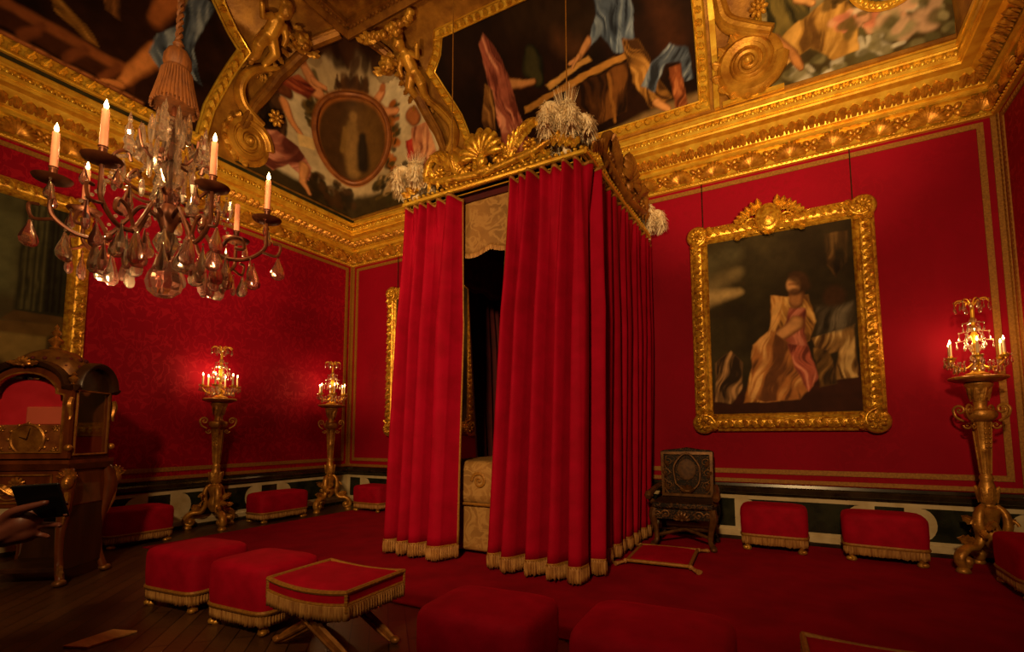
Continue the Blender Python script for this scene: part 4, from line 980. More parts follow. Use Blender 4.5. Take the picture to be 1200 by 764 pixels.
def drop(mb, l, w, M, flat=.5, facets=10):
    """pear shaped cut drop hanging from the origin"""
    prof = [(.0, 0), (.10, -.04), (.12, -.12), (.22, -.30), (.40, -.52), (.5, -.72), (.44, -.88), (.22, -.98), (0, -1)]
    lathe(mb, [(r*w, z*l) for r, z in prof], facets, M, 1, flat)
    ball(mb, (0, 0, .012), (.008, .008, .01), M, 6, 4)
def flame(mb, p, h=.045, r=.009): lathe(mb, [(0, 0), (r*.7, h*.12), (r, h*.3), (r*.75, h*.55), (r*.3, h*.82), (0, h)], 8, T(*p))
def lamp(p, watts, col=(1, .55, .20), r=.03):
    l = bpy.data.lights.new('candlelight', 'POINT'); l.energy = watts; l.color = col; l.shadow_soft_size = r
    o = bpy.data.objects.new('candlelight', l); o.location = p; COL.objects.link(o); return o
def make_torchere(label):
    t = thing('candle_stand', label, 'stand', group='carved gilt candle stands')
    for k in range(3):
        mb = MB(); Mk = RZ(120*k+90)
        tube(mb, spline([(.05, 0, .56), (.10, 0, .50), (.115, 0, .40), (.10, 0, .30), (.15, 0, .21), (.24, 0, .20), (.31, 0, .14), (.31, 0, .07), (.25, 0, .055), (.225, 0, .10), (.25, 0, .13)], 6), [.025, .04, .048, .04, .043, .048, .045, .038, .03, .018], 9, M=Mk, flat=.75)
        ball(mb, (.255, 0, .095), (.045, .06, .045), Mk); lathe(mb, [(.05, 0), (.055, .012), (.045, .03), (.03, .05)], 12, Mk @ T(.29, 0, 0))
        for q in (-1, 1): leaf(mb, Mk @ T(.09, q*.03, .36) @ RY(80) @ RZ(q*30), .16, .09, .05)
        leaf(mb, Mk @ T(.13, 0, .24) @ RX(90) @ RZ(-75) , .16, .10, .05)
        volute(mb, Mk @ T(.125, -.0, .40) @ RX(90), .055, 1.3, .24)
        obj('foot', mb, TORCH, t, smooth=55)
    mb = MB(); lathe(mb, [(.0, .2), (.03, .2), (.07, .26), (.08, .32), (.055, .4), (.07, .46), (.085, .5), (.09, .53), (.05, .55), (.045, .57), (.066, .60), (.07, .66), (.054, .73), (.042, .77), (.05, .79), (.044, .81), (.036, .83)], 20); 
    for k in range(8): leaf(mb, RZ(45*k) @ T(.062, 0, .58) @ RX(90) @ RY(90) , .16, .06, .02)
    obj('knop', mb, TORCH, t, smooth=50)
    mb = MB(); lathe(mb, [(.036, .82), (.04, .90), (.047, 1.02), (.056, 1.04), (.048, 1.06), (.052, 1.10), (.068, 1.27), (.072, 1.30)], 8)
    for k in range(8): tube(mb, [(.038*cos(k*pi/4), .038*sin(k*pi/4), .83), (.068*cos(k*pi/4), .068*sin(k*pi/4), 1.28)], .007, 5)
    for k in range(5): ball(mb, (0, -.062, 1.06+.04*k), .012); ball(mb, (.03, -.056, 1.06+.04*k), .009)
    obj('shaft', mb, TORCH, t, smooth=45)
    mb = MB(); lathe(mb, [(.07, 1.28), (.105, 1.315), (.115, 1.345), (.105, 1.375), (.055, 1.39), (.045, 1.42), (.05, 1.45)], 20)
    for k in range(4):
        Mk = RZ(90*k+45); volute(mb, Mk @ T(.155, 0, 1.385) @ RX(90), .05, 1.4, .26, 1, [(-.03, -.1), (.03, -.06)]); volute(mb, Mk @ T(.10, 0, 1.25) @ RX(90) @ S3(1, -1, 1), .035, 1.3, .26)
    obj('collar', mb, TORCH, t, smooth=50)
    mb = MB(); lathe(mb, [(.048, 1.44), (.05, 1.47), (.075, 1.56), (.10, 1.60), (.10, 1.62), (.08, 1.63)], 16)
    for k in range(8): leaf(mb, RZ(45*k) @ T(.06, 0, 1.46) @ RX(80) @ RY(90), .15, .06, .02)
    obj('capital', mb, TORCH, t, smooth=50)
    mb = MB(); lathe(mb, [(.0, 1.625), (.15, 1.63), (.17, 1.64), (.205, 1.655), (.21, 1.67), (.19, 1.682), (0, 1.682)], 8, RZ(22.5)); obj('tray', mb, TORCH, t, smooth=30, mods=[BEV(.004)])
    return t
def make_girandole(label):
    t = thing('candelabrum', label, 'candelabrum', group='lit crystal candelabra')
    mb = MB(); lathe(mb, [(.085, 0), (.09, .015), (.05, .03), (.022, .06), (.03, .10), (.016, .14), (.016, .32), (.03, .36), (.014, .40), (.014, .66)], 16); obj('base', mb, GOLD, t)
    for z, r in ((.16, .045), (.25, .05), (.42, .04), (.5, .03)):
        mb = MB(); lathe(mb, [(0, z-r), (r*.7, z-r*.6), (r, z), (r*.7, z+r*.6), (0, z+r)], 8); obj('crystal_knop', mb, CRYSTAL, t, smooth=20)
    for k in range(6):
        a = 60*k+15; Mk = RZ(a); mb = MB()
        tube(mb, spline([(.015, 0, .12), (.08, 0, .07), (.15, 0, .07), (.20, 0, .12), (.20, 0, .15)], 6), .007, 6, M=Mk); lathe(mb, [(.0, .14), (.03, .145), (.042, .16), (.03, .16), (.014, .155), (.014, .18), (0, .18)], 12, Mk @ T(.2, 0, 0)); ar = obj('arm', mb, GOLD, t)
        mb = MB(); lathe(mb, [(0, .17), (.011, .17), (.010, .285), (0, .29)], 10, Mk @ T(.2, 0, 0)); obj('candle', mb, WAX, ar)
        mb = MB(); p = Mk @ Vector((.2, 0, .288)); flame(mb, p, .042, .009); obj('flame', mb, FLAME, ar)
        mb = MB()
        for r, z, q in ((.21, .14, 1), (.235, .15, .9), (.16, .10, 1.1), (.11, .11, 1)):
            for s in (-1, 1): mb = MB(); drop(mb, .07*q, .032*q, Mk @ T(r, s*.025, z) @ RZ(90)); obj('crystal_drop', mb, CRYSTAL, ar, smooth=20)
        for r, z in ((.12, .30), (.10, .38), (.07, .46)): mb = MB(); drop(mb, .06, .03, RZ(a+30) @ T(r, 0, z) @ RZ(90)); tube(mb, [(.01, 0, z+.03), (r, 0, z+.012)], .003, 4, M=RZ(a+30)); obj('crystal_drop', mb, CRYSTAL, ar, smooth=20)
    mb = MB()
    for k in range(8):
        Mk = RZ(45*k); tube(mb, spline([(0, 0, .62), (.05, 0, .68), (.10, 0, .685), (.125, 0, .66)], 5), .005, 5, M=Mk)
    cr = obj('crown', mb, GOLD, t); mb = MB()
    for k in range(8):
        Mk = RZ(45*k); mb = MB(); drop(mb, .075, .034, Mk @ T(.125, 0, .655) @ RZ(90)); obj('crystal_drop', mb, CRYSTAL, cr, smooth=20); mb = MB(); drop(mb, .06, .03, RZ(45*k+22) @ T(.08, 0, .66) @ RZ(90)); obj('crystal_drop', mb, CRYSTAL, cr, smooth=20)
    return t
TS = [((.30, -2.42, 0), 20, 'left wall beside the clock', 'gilt candle stand against the left wall, nearest the clock'), ((.44, -.74, 0.0), 75, '', 'gilt candle stand in the corner left of the bed'), ((8.42, -.42, .0085), 5, '', 'gilt candle stand at the right end of the back wall')]
T0 = make_torchere(TS[0][3]); T0.location = TS[0][0]; T0.rotation_euler.z = radians(TS[0][1])
G0 = make_girandole('lit crystal candelabrum on the candle stand nearest the clock'); G0.location = (.30, -2.42, 1.687)
for (p, r, _, lb), gl in zip(TS[1:], ('lit crystal candelabrum on the candle stand in the corner', 'lit crystal candelabrum on the candle stand right of the framed picture')):
    dup(T0, p, r, lb, 'carved gilt candle stands'); dup(G0, (p[0], p[1], 1.687+p[2]), r, gl, 'lit crystal candelabra')
for p, _, _, _ in TS:
    for a in (20, 140, 260): lamp((p[0]+.15*cos(radians(a)), p[1]+.15*sin(radians(a)), 2.03), 2.6)
# ------------------------------------------------------------------ clock on its stand
WALNUT = mat('marquetry_walnut', (116, 58, 24), (78, 36, 14), .3, 0, 9, 6, stretch=(1, 1, .25), coat=.3)
BRONZE = mat('ormolu', (196, 138, 60), (140, 88, 34), .36, .6, 14, 5, bs=60, bst=.35, bd=.004)
BRONZE_DK = mat('dark_ormolu', (140, 92, 40), (96, 58, 24), .42, .5, 14, 5, bs=60, bst=.35, bd=.004)
def pane_mat():
    t = NT('window_glass'); tr = t.n('BsdfTransparent'); gl = t.n('BsdfGlossy'); gl.inputs['Roughness'].default_value = .02; fr = t.n('LayerWeight'); fr.inputs[0].default_value = .5
    m = t.n('MixShader'); t.l(t.math('ADD', t.math('MULTIPLY', t.math('POWER', fr.outputs['Facing'], 3.0), .5), .03), m.inputs[0]); t.l(tr.outputs[0], m.inputs[1]); t.l(gl.outputs[0], m.inputs[2]); t.l(m.outputs[0], t.out.inputs[0]); return t.m
PANE = pane_mat()
CX, CY, CR = 1.37, -4.415, 35.6
st = thing('clock_stand', 'dark wooden stand with gilt bronze mounts carrying the clock', 'stand', (CX, CY, 0), CR)
mb = MB(); sweep(mb, [(0, .92), (.03, .925), (.045, .94), (.03, .955), (0, .97)], [(-.36, -.25, 0), (-.36, .25, 0), (.36, .25, 0), (.36, -.25, 0)], (0, 0, 1)); box2(mb, (-.36, -.25, .92), (.36, .25, .97)); obj('top', mb, WALNUT, st, smooth=30)
mb = MB(); box2(mb, (-.34, -.235, .62), (.34, .235, .92)); obj('apron', mb, WALNUT, st, mods=[BEV(.01)], smooth=0)
mb = MB(); box2(mb, (-.30, -.2, .10), (.30, .2, .14)); obj('shelf', mb, DARKWOOD, st, mods=[BEV(.008)], smooth=0)
mb = MB(); box2(mb, (.335, -.2, .12), (.338, .2, .62)); box2(mb, (-.31, .19, .12), (.31, .2, .62)); obj('back_panel', mb, DARKWOOD, st, smooth=0)
mb = MB(); Mf = T(0, -.24, 0) @ RX(90); sweep(mb, [(0, 0), (0, .008), (-.012, .008), (-.012, 0)], [(-.24, .66, 0), (.24, .66, 0), (.24, .89, 0), (-.24, .89, 0)], (0, 0, 1), True, Mf)
for s in (-1, 1): volute(mb, Mf @ T(s*.12, .76, 0) @ S3(s, 1, 1), .06, 1.4, .14, 1, [(-.12, -.06), (-.02, -.07)]); leaf(mb, Mf @ T(s*.02, .72, 0) @ RZ(-s*50), .14, .07, .03)
shell(mb, Mf @ T(0, .80, 0), .07, 7, 85, .03); obj('mount', mb, BRONZE, st)
for sx in (-1, 1):
    for sy in (-1, 1):
        mb = MB(); x, y = sx*.32, sy*.21; tube(mb, spline([(x, y, .92), (x+sx*.03, y+sy*.03, .80), (x+sx*.02, y+sy*.02, .66), (x-sx*.02, y-sy*.01, .42), (x-sx*.01, y, .2), (x+sx*.02, y+sy*.02, .06), (x+sx*.03, y+sy*.03, .02)], 6), [.05, .06, .05, .035, .028, .03, .03], 9); lg = obj('leg', mb, WALNUT, st)
        mb = MB(); Mk = T(x+sx*.03, y+sy*.03, .80); ball(mb, (sx*.025, sy*.03, .02), (.04, .045, .06), Mk); ball(mb, (sx*.04, sy*.06, .015), (.015, .02, .02), Mk)
        for k in range(7): leaf(mb, Mk @ T(sx*.02, sy*.02, .05) @ RZ(0 if sy < 0 else 180) @ RX(75) @ RZ(-75+25*k), .09, .045, .03)
        tube(mb, [(x+sx*.05, y+sy*.05, .75), (x+sx*.045, y+sy*.045, .62), (x+sx*.01, y+sy*.02, .48)], [.03, .022, .008], 7); obj('mask_mount', mb, BRONZE, lg)
        mb = MB(); ball(mb, (x+sx*.03, y+sy*.035, .03), (.045, .05, .03)); leaf(mb, T(x+sx*.02, y+sy*.03, .03) @ RX(80 if sy < 0 else -80), .16, .07, .03); obj('foot_mount', mb, BRONZE_DK, lg)
ck = thing('table_clock', 'large arched glazed clock in a walnut and bronze case with a pierced dome', 'clock', (CX, CY, .97), CR)
hw, hd = .33, .225
def arch(w, z0, zs, zt, n=14):
    """outline: straight sides to zs, then a shouldered arch up to zt"""
    P = [(-w, z0), (w, z0), (w, zs)]; r = w*.80
    for k in range(n+1):
        a = pi*k/n; P.append((r*cos(a), zs+.012+(zt-zs-.012)*sin(a)))
    return P+[(-w, zs)]
mb = MB(); box2(mb, (-hw-.03, -hd-.03, 0), (hw+.03, hd+.03, .03)); sweep(mb, [(0, .03), (.025, .03), (.015, .055), (0, .06)], [(-hw, -hd, 0), (-hw, hd, 0), (hw, hd, 0), (hw, -hd, 0)], (0, 0, 1)); box2(mb, (-hw, -hd, .03), (hw, hd, .06)); obj('plinth', mb, WALNUT, ck, smooth=30)
mb = MB()
for sx in (-1, 1):
    for sy in (-1, 1): box2(mb, (sx*hw-.04 if sx > 0 else -hw, sy*hd-.04 if sy > 0 else -hd, .06), (hw if sx > 0 else -hw+.04, hd if sy > 0 else -hd+.04, .70))
box2(mb, (-hw, hd-.02, .06), (hw, hd, .72)); obj('case', mb, WALNUT, ck, mods=[BEV(.006)], smooth=0)
Mf = T(0, -hd-.004, 0) @ RX(90); Ms = T(hw+.004, 0, 0) @ RZ(90) @ RX(90)
A1 = arch(hw-.045, .10, .56, .74)
mb = MB(); sweep(mb, [(0, 0), (0, .022), (.02, .03), (.055, .03), (.06, 0)], [(x, z, 0) for x, z in A1], (0, 0, 1), True, Mf @ T(0, 0, -.01)); df = obj('door', mb, WALNUT, ck, smooth=30)
mb = MB(); sweep(mb, [(-.002, 0), (-.002, .03), (.010, .03), (.012, 0)], [(x, z, 0) for x, z in A1], (0, 0, 1), True, Mf); obj('door_bead', mb, BRONZE, df, smooth=30)
mb = MB(); prism(mb, A1, .004, Mf @ T(0, 0, -.006)); obj('glass_pane', mb, PANE, df, smooth=0)
for Mx, dk in ((Ms, 1), (T(-hw-.004, 0, 0) @ RZ(-90) @ RX(90), 0)):
    A2 = [(-hd+.05, .08), (hd-.05, .08), (hd-.05, .60), (-hd+.05, .60)]
    mb = MB(); sweep(mb, [(0, 0), (0, .01), (.012, .012), (.014, 0)], [(x, z, 0) for x, z in A2], (0, 0, 1), True, Mx); sf = obj('side_frame', mb, BRONZE, ck, smooth=0)
    mb = MB(); prism(mb, A2, .004, Mx @ T(0, 0, -.012)); obj('glass_pane', mb, PANE, sf, smooth=0)
# hood with an arch on every face
mb = MB()
for Mx, w in ((Mf, hw), (T(0, hd+.004, 0) @ RZ(180) @ RX(90), hw), (Ms, hd), (T(-hw-.004, 0, 0) @ RZ(-90) @ RX(90), hd)):
    top = [(-w-.01, .60, 0), (-w*.80, .615, 0)] + [(-w*.8*cos(pi*k/14), .625+.185*sin(pi*k/14), 0) for k in range(15)] + [(w*.80, .615, 0), (w+.01, .60, 0)]
    sweep(mb, [(0, -.02), (0, .03), (-.02, .05), (-.04, .055), (-.05, .035), (-.05, -.02)], top, (0, 0, 1), False, Mx)
    if w == hd: prism(mb, [(-w, .60)]+[(-w*.8*cos(pi*k/14), .625+.18*sin(pi*k/14)) for k in range(15)]+[(w, .60)], .006, Mx @ T(0, 0, -.01))
hd_o = obj('hood', mb, DARKWOOD, ck, smooth=35)
mb = MB(); n = 40; V = []
for i in range(n):
    a = 2*pi*i/n; e = 3.0; c, s = cos(a), sin(a); x, y = math.copysign(abs(c)**(2/e), c), math.copysign(abs(s)**(2/e), s)
    for r, z in ((1.0, .74), (.99, .78), (.90, .84), (.74, .90), (.52, .945), (.28, .97), (.12, .98), (.0, .98)): V.append((x*r*.28, y*r*.19, z))
mb.add(V, gridf(n, 8, True)); dm = obj('dome', mb, BRONZE_DK, ck, smooth=50)
mb = MB()
for k in range(16):
    for f, z in ((.95, .815), (.80, .878)):
        a = 2*pi*(k+.5*(z > .85))/16; ball(mb, (cos(a)*.28*f*1.04, sin(a)*.19*f*1.04, z), (.017, .017, .017), None, 8, 5)
obj('piercing', mb, VELVET_DARK, dm)
mb = MB(); lathe(mb, [(.03, .97), (.045, .985), (.02, 1.0), (.04, 1.03), (.055, 1.05), (.03, 1.075), (.014, 1.09), (.03, 1.11), (.034, 1.125), (.012, 1.15), (.018, 1.17), (0, 1.20)], 14); obj('finial', mb, BRONZE, ck)
for sx in (-1, 1):
    for sy in (-1, 1):
        mb = MB(); lathe(mb, [(.022, .62), (.03, .64), (.014, .66), (.034, .69), (.036, .70), (.016, .72), (.022, .735), (0, .76)], 12, T(sx*(hw-.0), sy*(hd-.0), 0)); obj('finial', mb, BRONZE, ck)
        mb = MB(); Mk = T(sx*(hw+.005), sy*hd, 0); tube(mb, spline([(0, sy*.012, .54), (0, sy*.03, .48), (0, sy*.012, .40), (0, sy*.02, .36)], 5), [.02, .026, .014, .01], 7, M=Mk); obj('corner_mount', mb, BRONZE, ck); mb = MB(); ball(mb, (0, sy*.015, .13), (.03, .025, .03), Mk); obj('base_mount', mb, BRONZE, ck)
mb = MB(); shell(mb, Mf @ T(0, .80, .05), .07, 7, 80, .03)
for s in (-1, 1): leaf(mb, Mf @ T(0, .805, .05) @ RZ(-s*80), .13, .05, .03)
obj('crest', mb, BRONZE, ck)
mb = MB(); box2(mb, (-hw+.025, -.13, .06), (hw-.025, -.12, .70)); obj('backing', mb, mat('red_reflection', (214, 40, 60), (196, 24, 44), .6, 0, 6), ck, smooth=0)  # red panel: the red reflection in the front glass, put into its colour
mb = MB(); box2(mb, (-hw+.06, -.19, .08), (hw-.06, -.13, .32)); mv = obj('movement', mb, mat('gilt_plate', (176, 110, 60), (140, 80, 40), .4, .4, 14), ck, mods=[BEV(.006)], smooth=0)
mb = MB(); box2(mb, (-.05, -.17, .32), (hw-.06, -.13, .47)); obj('reflection_block', mb, mat('pink_reflection', (226, 110, 86), None, .5, .2), ck, mods=[BEV(.01)], smooth=0)  # pink block added to stand for a paler reflection in the glass
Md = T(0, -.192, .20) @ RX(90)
mb = MB(); lathe(mb, [(0, 0), (.115, 0), (.115, .006), (0, .008)], 36, Md); dl = obj('dial', mb, mat('dial_reflection', (255, 96, 92), (244, 70, 74), .5, 0, 10), mv, smooth=30)  # dial reddened, reflected red is part of its colour
mb = MB(); lathe(mb, [(.112, 0), (.13, .0), (.132, .012), (.12, .018), (.112, .01)], 40, Md)
for k in range(12): ball(mb, (.145*cos(k*pi/6), .145*sin(k*pi/6)*.9, .006), (.014, .014, .008), Md, 8, 5)
for x in (-.2, .2):
    for z in (-.09, .09): rosette(mb, Md @ T(x, z, 0), .03, 6)
obj('dial_ring', mb, BRONZE, mv, smooth=30)
mb = MB(); tube(mb, [(0, 0, .014), (.02, .09, .014)], [.006, .002], 5, M=Md); tube(mb, [(0, 0, .016), (-.055, .02, .016)], [.006, .003], 5, M=Md); obj('hands', mb, DARKWOOD, mv)

# ------------------------------------------------------------------ pictures on the walls
def picture(name, label, cat, M0, w, h, fw, cv=None, crest=True, wires=(), m=GOLD_FRAME, cm=None):
    """M0: x along the wall, y up, z into the room, origin at the lower left of the outer frame"""
    t = thing(name, label, cat, tuple(M0.translation)); inv = T(*(-M0.translation)); M = inv @ M0
    cv_o = cv.mesh('canvas', lambda u, v: np.array(M @ Vector((u+fw-.01, v+fw-.01, .035)))[:3], t)
    mb = MB(); sweep(mb, [(0, 0), (0, .03), (-.012, .045), (-.03, .05), (-.045, .085), (-fw*.45, .10), (-fw*.62, .085), (-fw*.72, .06), (-fw*.85, .07), (-fw*.93, .055), (-fw, .04), (-fw, 0)], [(0, 0, 0), (w, 0, 0), (w, h, 0), (0, h, 0)], (0, 0, 1), True, M)
    one = MB(); leaf(one, T(0, -fw*.26, 0), fw*.52, fw*.34, .03, .9, 4); two = MB(); volute(two, Matrix(), fw*.13, 1.2, .3)
    for (x0, y0, x1, y1) in ((0, fw*.42, w, fw*.42), (0, h-fw*.42, w, h-fw*.42), (fw*.42, 0, fw*.42, h), (w-fw*.42, 0, w-fw*.42, h)):
        Ls = math.hypot(x1-x0, y1-y0); n = int((Ls-2*fw)/.075); a = math.degrees(math.atan2(y1-y0, x1-x0))
        for k in range(n):
            q = (fw+(Ls-2*fw)*(k+.5)/n)/Ls; c = M @ T(x0+(x1-x0)*q, y0+(y1-y0)*q, .088) @ RZ(a)
            mb.merge(one, c @ RZ(30 if k % 2 else -150)); 
            if k % 2: mb.merge(two, c @ T(.03, (.03 if k % 4 == 1 else -.03), 0))
    for (x0, y0, x1, y1) in ((.0, .012, w, .012), (0, h-.012, w, h-.012), (.012, 0, .012, h), (w-.012, 0, w-.012, h)):
        n = int(math.hypot(x1-x0, y1-y0)/.028)
        for k in range(n): ball(mb, (x0+(x1-x0)*(k+.5)/n, y0+(y1-y0)*(k+.5)/n, .036), .011, M, 6, 4)
    obj('frame', mb, m, t, smooth=50)
    for x, y, a in ((0, 0, 0), (w, 0, 90), (w, h, 180), (0, h, 270)):
        mb = MB(); Mc = M @ T(x, y, .09) @ RZ(a) @ T(fw*.48, fw*.48, 0); rosette(mb, Mc, fw*.42, 9, .05); volute(mb, Mc, fw*.62, .95, .16, 1, h=.0, flat=1)
        for k in range(6): leaf(mb, Mc @ RZ(-70+28*k-45) @ T(0, fw*.3, -.03), fw*.62, fw*.36, .045, 1, 3)
        lathe(mb, [(fw*.6, -.07), (fw*.62, -.03), (fw*.5, 0), (0, .005)], 20, Mc); obj('corner_ornament', mb, m, t, smooth=60)
    if crest:
        mb = MB(); Mc = M @ T(w*.47, h-fw*.35, .10); ball(mb, (0, .02, .03), (.10, .13, .05), Mc); lathe(mb, [(.14, -.03), (.15, .02), (.12, .05)], 24, Mc @ T(0, .02, 0) @ S3(.95, 1.15, 1))
        for s in (-1, 1):
            volute(mb, Mc @ T(s*.17, .0, 0) @ S3(s, 1, 1), .07, 1.3, .2, 1, [(-.06, -.12), (.04, -.1)]); volute(mb, Mc @ T(s*.15, .12, 0) @ S3(-s, 1, 1), .05, 1.3, .22)
            for k in range(6): leaf(mb, Mc @ T(s*(.08+.035*k), .12-.015*k, 0) @ RZ(-s*(10+16*k)), .16-.008*k, .08, .05, 1, 4)
            for k in range(4): leaf(mb, Mc @ T(s*(.05+.07*k), -.10, 0) @ RZ(-s*(70+20*k)), .14, .08, .04, 1, 3)
        for k in range(5): leaf(mb, Mc @ T(0, -.1, .02) @ RZ(120+30*k), .1, .05, .03)
        obj('crest', mb, m, t, smooth=60)
    for x in wires:
        mb = MB(); tube(mb, [M @ Vector((x, h-.05, .02)), M @ Vector((x, 4.25-M0.translation.z, .02))], .006, 5); obj('hanging_wire', mb, BLACK_MARBLE, t)
    return t
MW = lambda x, z: frame((x, -.012, z), (1, 0, 0), (0, 0, 1))
cv = Canvas(0, 1.47, 0, 2.14, .009, 41, .022)
cv.fill((60, 50, 27), (40, 30, 15)); cv.poly([(-.1, -.1), (1.6, -.1), (1.6, .5), (.9, .46), (.5, .3), (-.1, .26)], (58, 26, 16), .1); cv.poly([(.55, .9), (1.6, .9), (1.6, 2.2), (.75, 2.2)], (40, 28, 14), .2, .6)
cv.line([(-.1, 1.5), (.15, 1.56), (.34, 1.66)], [.16, .1, .06], (136, 116, 74), .9, .8); cv.line([(.0, 1.38), (.34, 1.42)], [.08, .04], (206, 174, 112), .9, .85); cv.line([(-.1, 1.75), (.3, 1.9)], [.14, .1], (84, 76, 50), .9, .8); cv.line([(-.1, 1.18), (.35, 1.2)], .07, (52, 40, 24), .9, .8)
cv.robe([(1.2, 1.95), (1.42, 1.95), (1.4, 1.6), (1.3, 1.45), (1.22, 1.6)], (70, 48, 24), (116, 84, 44), (34, 22, 12), 95, .05, seed=1)
cv.robe([(.66, 1.34), (.84, 1.3), (.72, .95), (.66, .5), (.7, .14), (.34, .14), (.42, .5), (.6, .8), (.66, 1.0)], (190, 124, 56), (240, 184, 104), (104, 62, 30), 82, .06, seed=2)
cv.robe([(.78, 1.3), (1.02, 1.3), (1.1, 1.0), (1.02, .8), (.8, .72), (.68, .84), (.74, 1.05)], (196, 140, 66), (244, 194, 110), (112, 72, 34), 105, .05, seed=3)
cv.robe([(.84, 1.18), (1.0, 1.16), (.98, .9), (1.02, .6), (.88, .5), (.7, .72), (.62, .84), (.78, .98)], (164, 84, 64), (216, 134, 108), (94, 40, 34), 80, .06, seed=4)
cv.limb([(.9, 1.0), (.76, .88), (.66, .82)], [.075, .055, .04], (214, 156, 96), (130, 80, 44))
cv.limb([(.92, 1.34), (.91, 1.24)], [.06, .07], (190, 130, 76), (110, 66, 36)); cv.oval((.93, 1.44), (.10, .125), (74, 46, 24), .25); cv.oval((.895, 1.425), (.068, .09), (226, 166, 106), .3); cv.oval((.90, 1.345), (.055, .04), (96, 58, 32), .5, .85); cv.line([(.86, 1.445), (.93, 1.44)], .014, (150, 98, 56), .6, .7); cv.line([(.90, 1.52), (.96, 1.48), (1.0, 1.4)], [.05, .06, .05], (70, 44, 24), .6, .9)
cv.robe([(.46, .8), (.66, .95), (.8, .8), (.98, .66), (1.02, .3), (.9, .16), (.56, .14), (.4, .2)], (186, 120, 60), (244, 188, 112), (108, 64, 34), 68, .07, seed=12); cv.robe([(.8, .78), (1.0, .74), (1.08, .4), (.98, .24), (.86, .5)], (190, 98, 76), (236, 152, 122), (112, 50, 40), 96, .05, seed=14)
cv.robe([(1.05, .82), (1.44, .92), (1.42, .36), (1.22, .34), (1.28, .66), (1.1, .58)], (150, 112, 60), (222, 184, 116), (76, 50, 26), 84, .05, seed=5); cv.robe([(1.06, .7), (1.2, .66), (1.24, .3), (1.08, .28)], (104, 74, 36), (156, 116, 60), (52, 34, 18), 92, .05, seed=6)
cv.oval((1.27, 1.24), (.1, .12), (72, 44, 24), .35, .9); cv.robe([(1.12, 1.14), (1.42, 1.14), (1.42, .9), (1.12, .86)], (84, 72, 56), (116, 104, 84), (44, 36, 26), 70, .05, .05, seed=7)
cv.robe([(.04, .62), (.22, .74), (.34, .6), (.32, .3), (.2, .12), (.04, .16)], (120, 88, 54), (196, 150, 96), (50, 34, 20), 75, .05, seed=8)
for k in range(5): cv.line([(.1+.35*k*.8, 2.0-.02*k), (.2+.3*k, 1.7)], .1, (34, 24, 13) if k % 2 else (66, 54, 30), .95, .3)
picture('framed_painting', 'large framed painting with a golden draped figure on the back wall right of the bed', 'painting', MW(5.95, 1.215), 1.86, 2.46, .205, cv, True, (.16, 1.68))
cv = Canvas(0, 1.5, 0, 2.14, .03, 43); cv.fill((84, 70, 42), (50, 40, 24)); cv.line([(.7, 1.4), (.8, .4)], .3, (120, 84, 50), .8)
picture('framed_painting', 'gilt framed picture on the back wall mostly hidden behind the left bed curtain', 'painting', MW(.94, 1.19), 1.88, 2.50, .205, cv, False, (.2, 1.66))
cv = Canvas(0, 2.3, 0, 2.3, .018, 47, .012)
cv.fill((92, 92, 62), (76, 74, 48)); cv.poly([(1.3, -.1), (2.4, -.1), (2.4, 2.4), (1.95, 2.4), (1.9, 1.2), (1.3, 1.1)], (70, 62, 40), .1); cv.oval((2.20, .35), (.45, .55), (22, 18, 12), .06); cv.poly([(1.75, -.1), (2.40, -.1), (2.40, .3), (1.75, .3)], (30, 24, 14), .05)
cv.poly([(1.90, .98), (2.40, .98), (2.38, 2.4), (1.92, 2.4)], (44, 42, 28), .015)
for k in range(7): cv.line([(1.95+.05*k, 1.06), (1.955+.048*k, 2.3)], .012, (78, 74, 48) if k < 4 else (28, 24, 16), .4)
cv.poly([(1.82, .92), (2.48, .92), (2.40, 1.02), (1.90, 1.02)], (84, 62, 32), .01); cv.poly([(1.60, .78), (2.40, .80), (2.40, .93), (1.60, .90)], (96, 72, 36), .01); cv.poly([(1.72, .2), (2.18, .2), (2.18, .79), (1.72, .78)], (128, 106, 58), .02); cv.poly([(2.18, .4), (2.40, .4), (2.40, .79), (2.18, .79)], (72, 54, 28), .02)
cv.folds([(1.20, .9), (1.65, .5), (2.00, .2)], [.1, .14, .1], (52, 30, 16), (96, 60, 28), 4, 3)
picture('framed_painting', 'large gilt framed picture of a dark column, on the left wall behind the clock', 'painting', frame((.012, -6.44, 1.28), (0, 1, 0), (0, 0, 1)), 2.66, 2.56, .19, cv, False)
# ------------------------------------------------------------------ chandelier
IRON = mat('patinated_bronze', (110, 60, 34), (78, 38, 22), .4, .5, 10, 5); ROPE = mat('orange_silk_cord', (112, 62, 12), (84, 44, 8), .7, 0, 40, 3, bs=90, bst=.6, bd=.004, stretch=(1, 1, .2))
HX, HY = 3.28, -4.47
cd = thing('chandelier', 'rock crystal chandelier with lit candles hanging left of the bed', 'chandelier', (HX, HY, 2.12))
Z = -2.12
mb = MB()
for s in (0, 1): tube(mb, [(.012*cos(z*60+s*pi), .012*sin(z*60+s*pi), z) for z in np.arange(3.94+Z, 6.95+Z, .012)], .013, 6)
obj('suspension_rope', mb, ROPE, cd)
mb = MB(); lathe(mb, [(.02, 3.9+Z+.08), (.035, 3.87+Z+.08), (.02, 3.84+Z+.08), (.06, 3.82+Z+.08), (.082, 3.77+Z+.08), (.085, 3.72+Z+.08), (.075, 3.69+Z+.08), (.085, 3.67+Z+.08), (.095, 3.6+Z+.08), (.12, 3.5+Z+.08), (.135, 3.42+Z+.08), (0, 3.42+Z+.08)], 24)
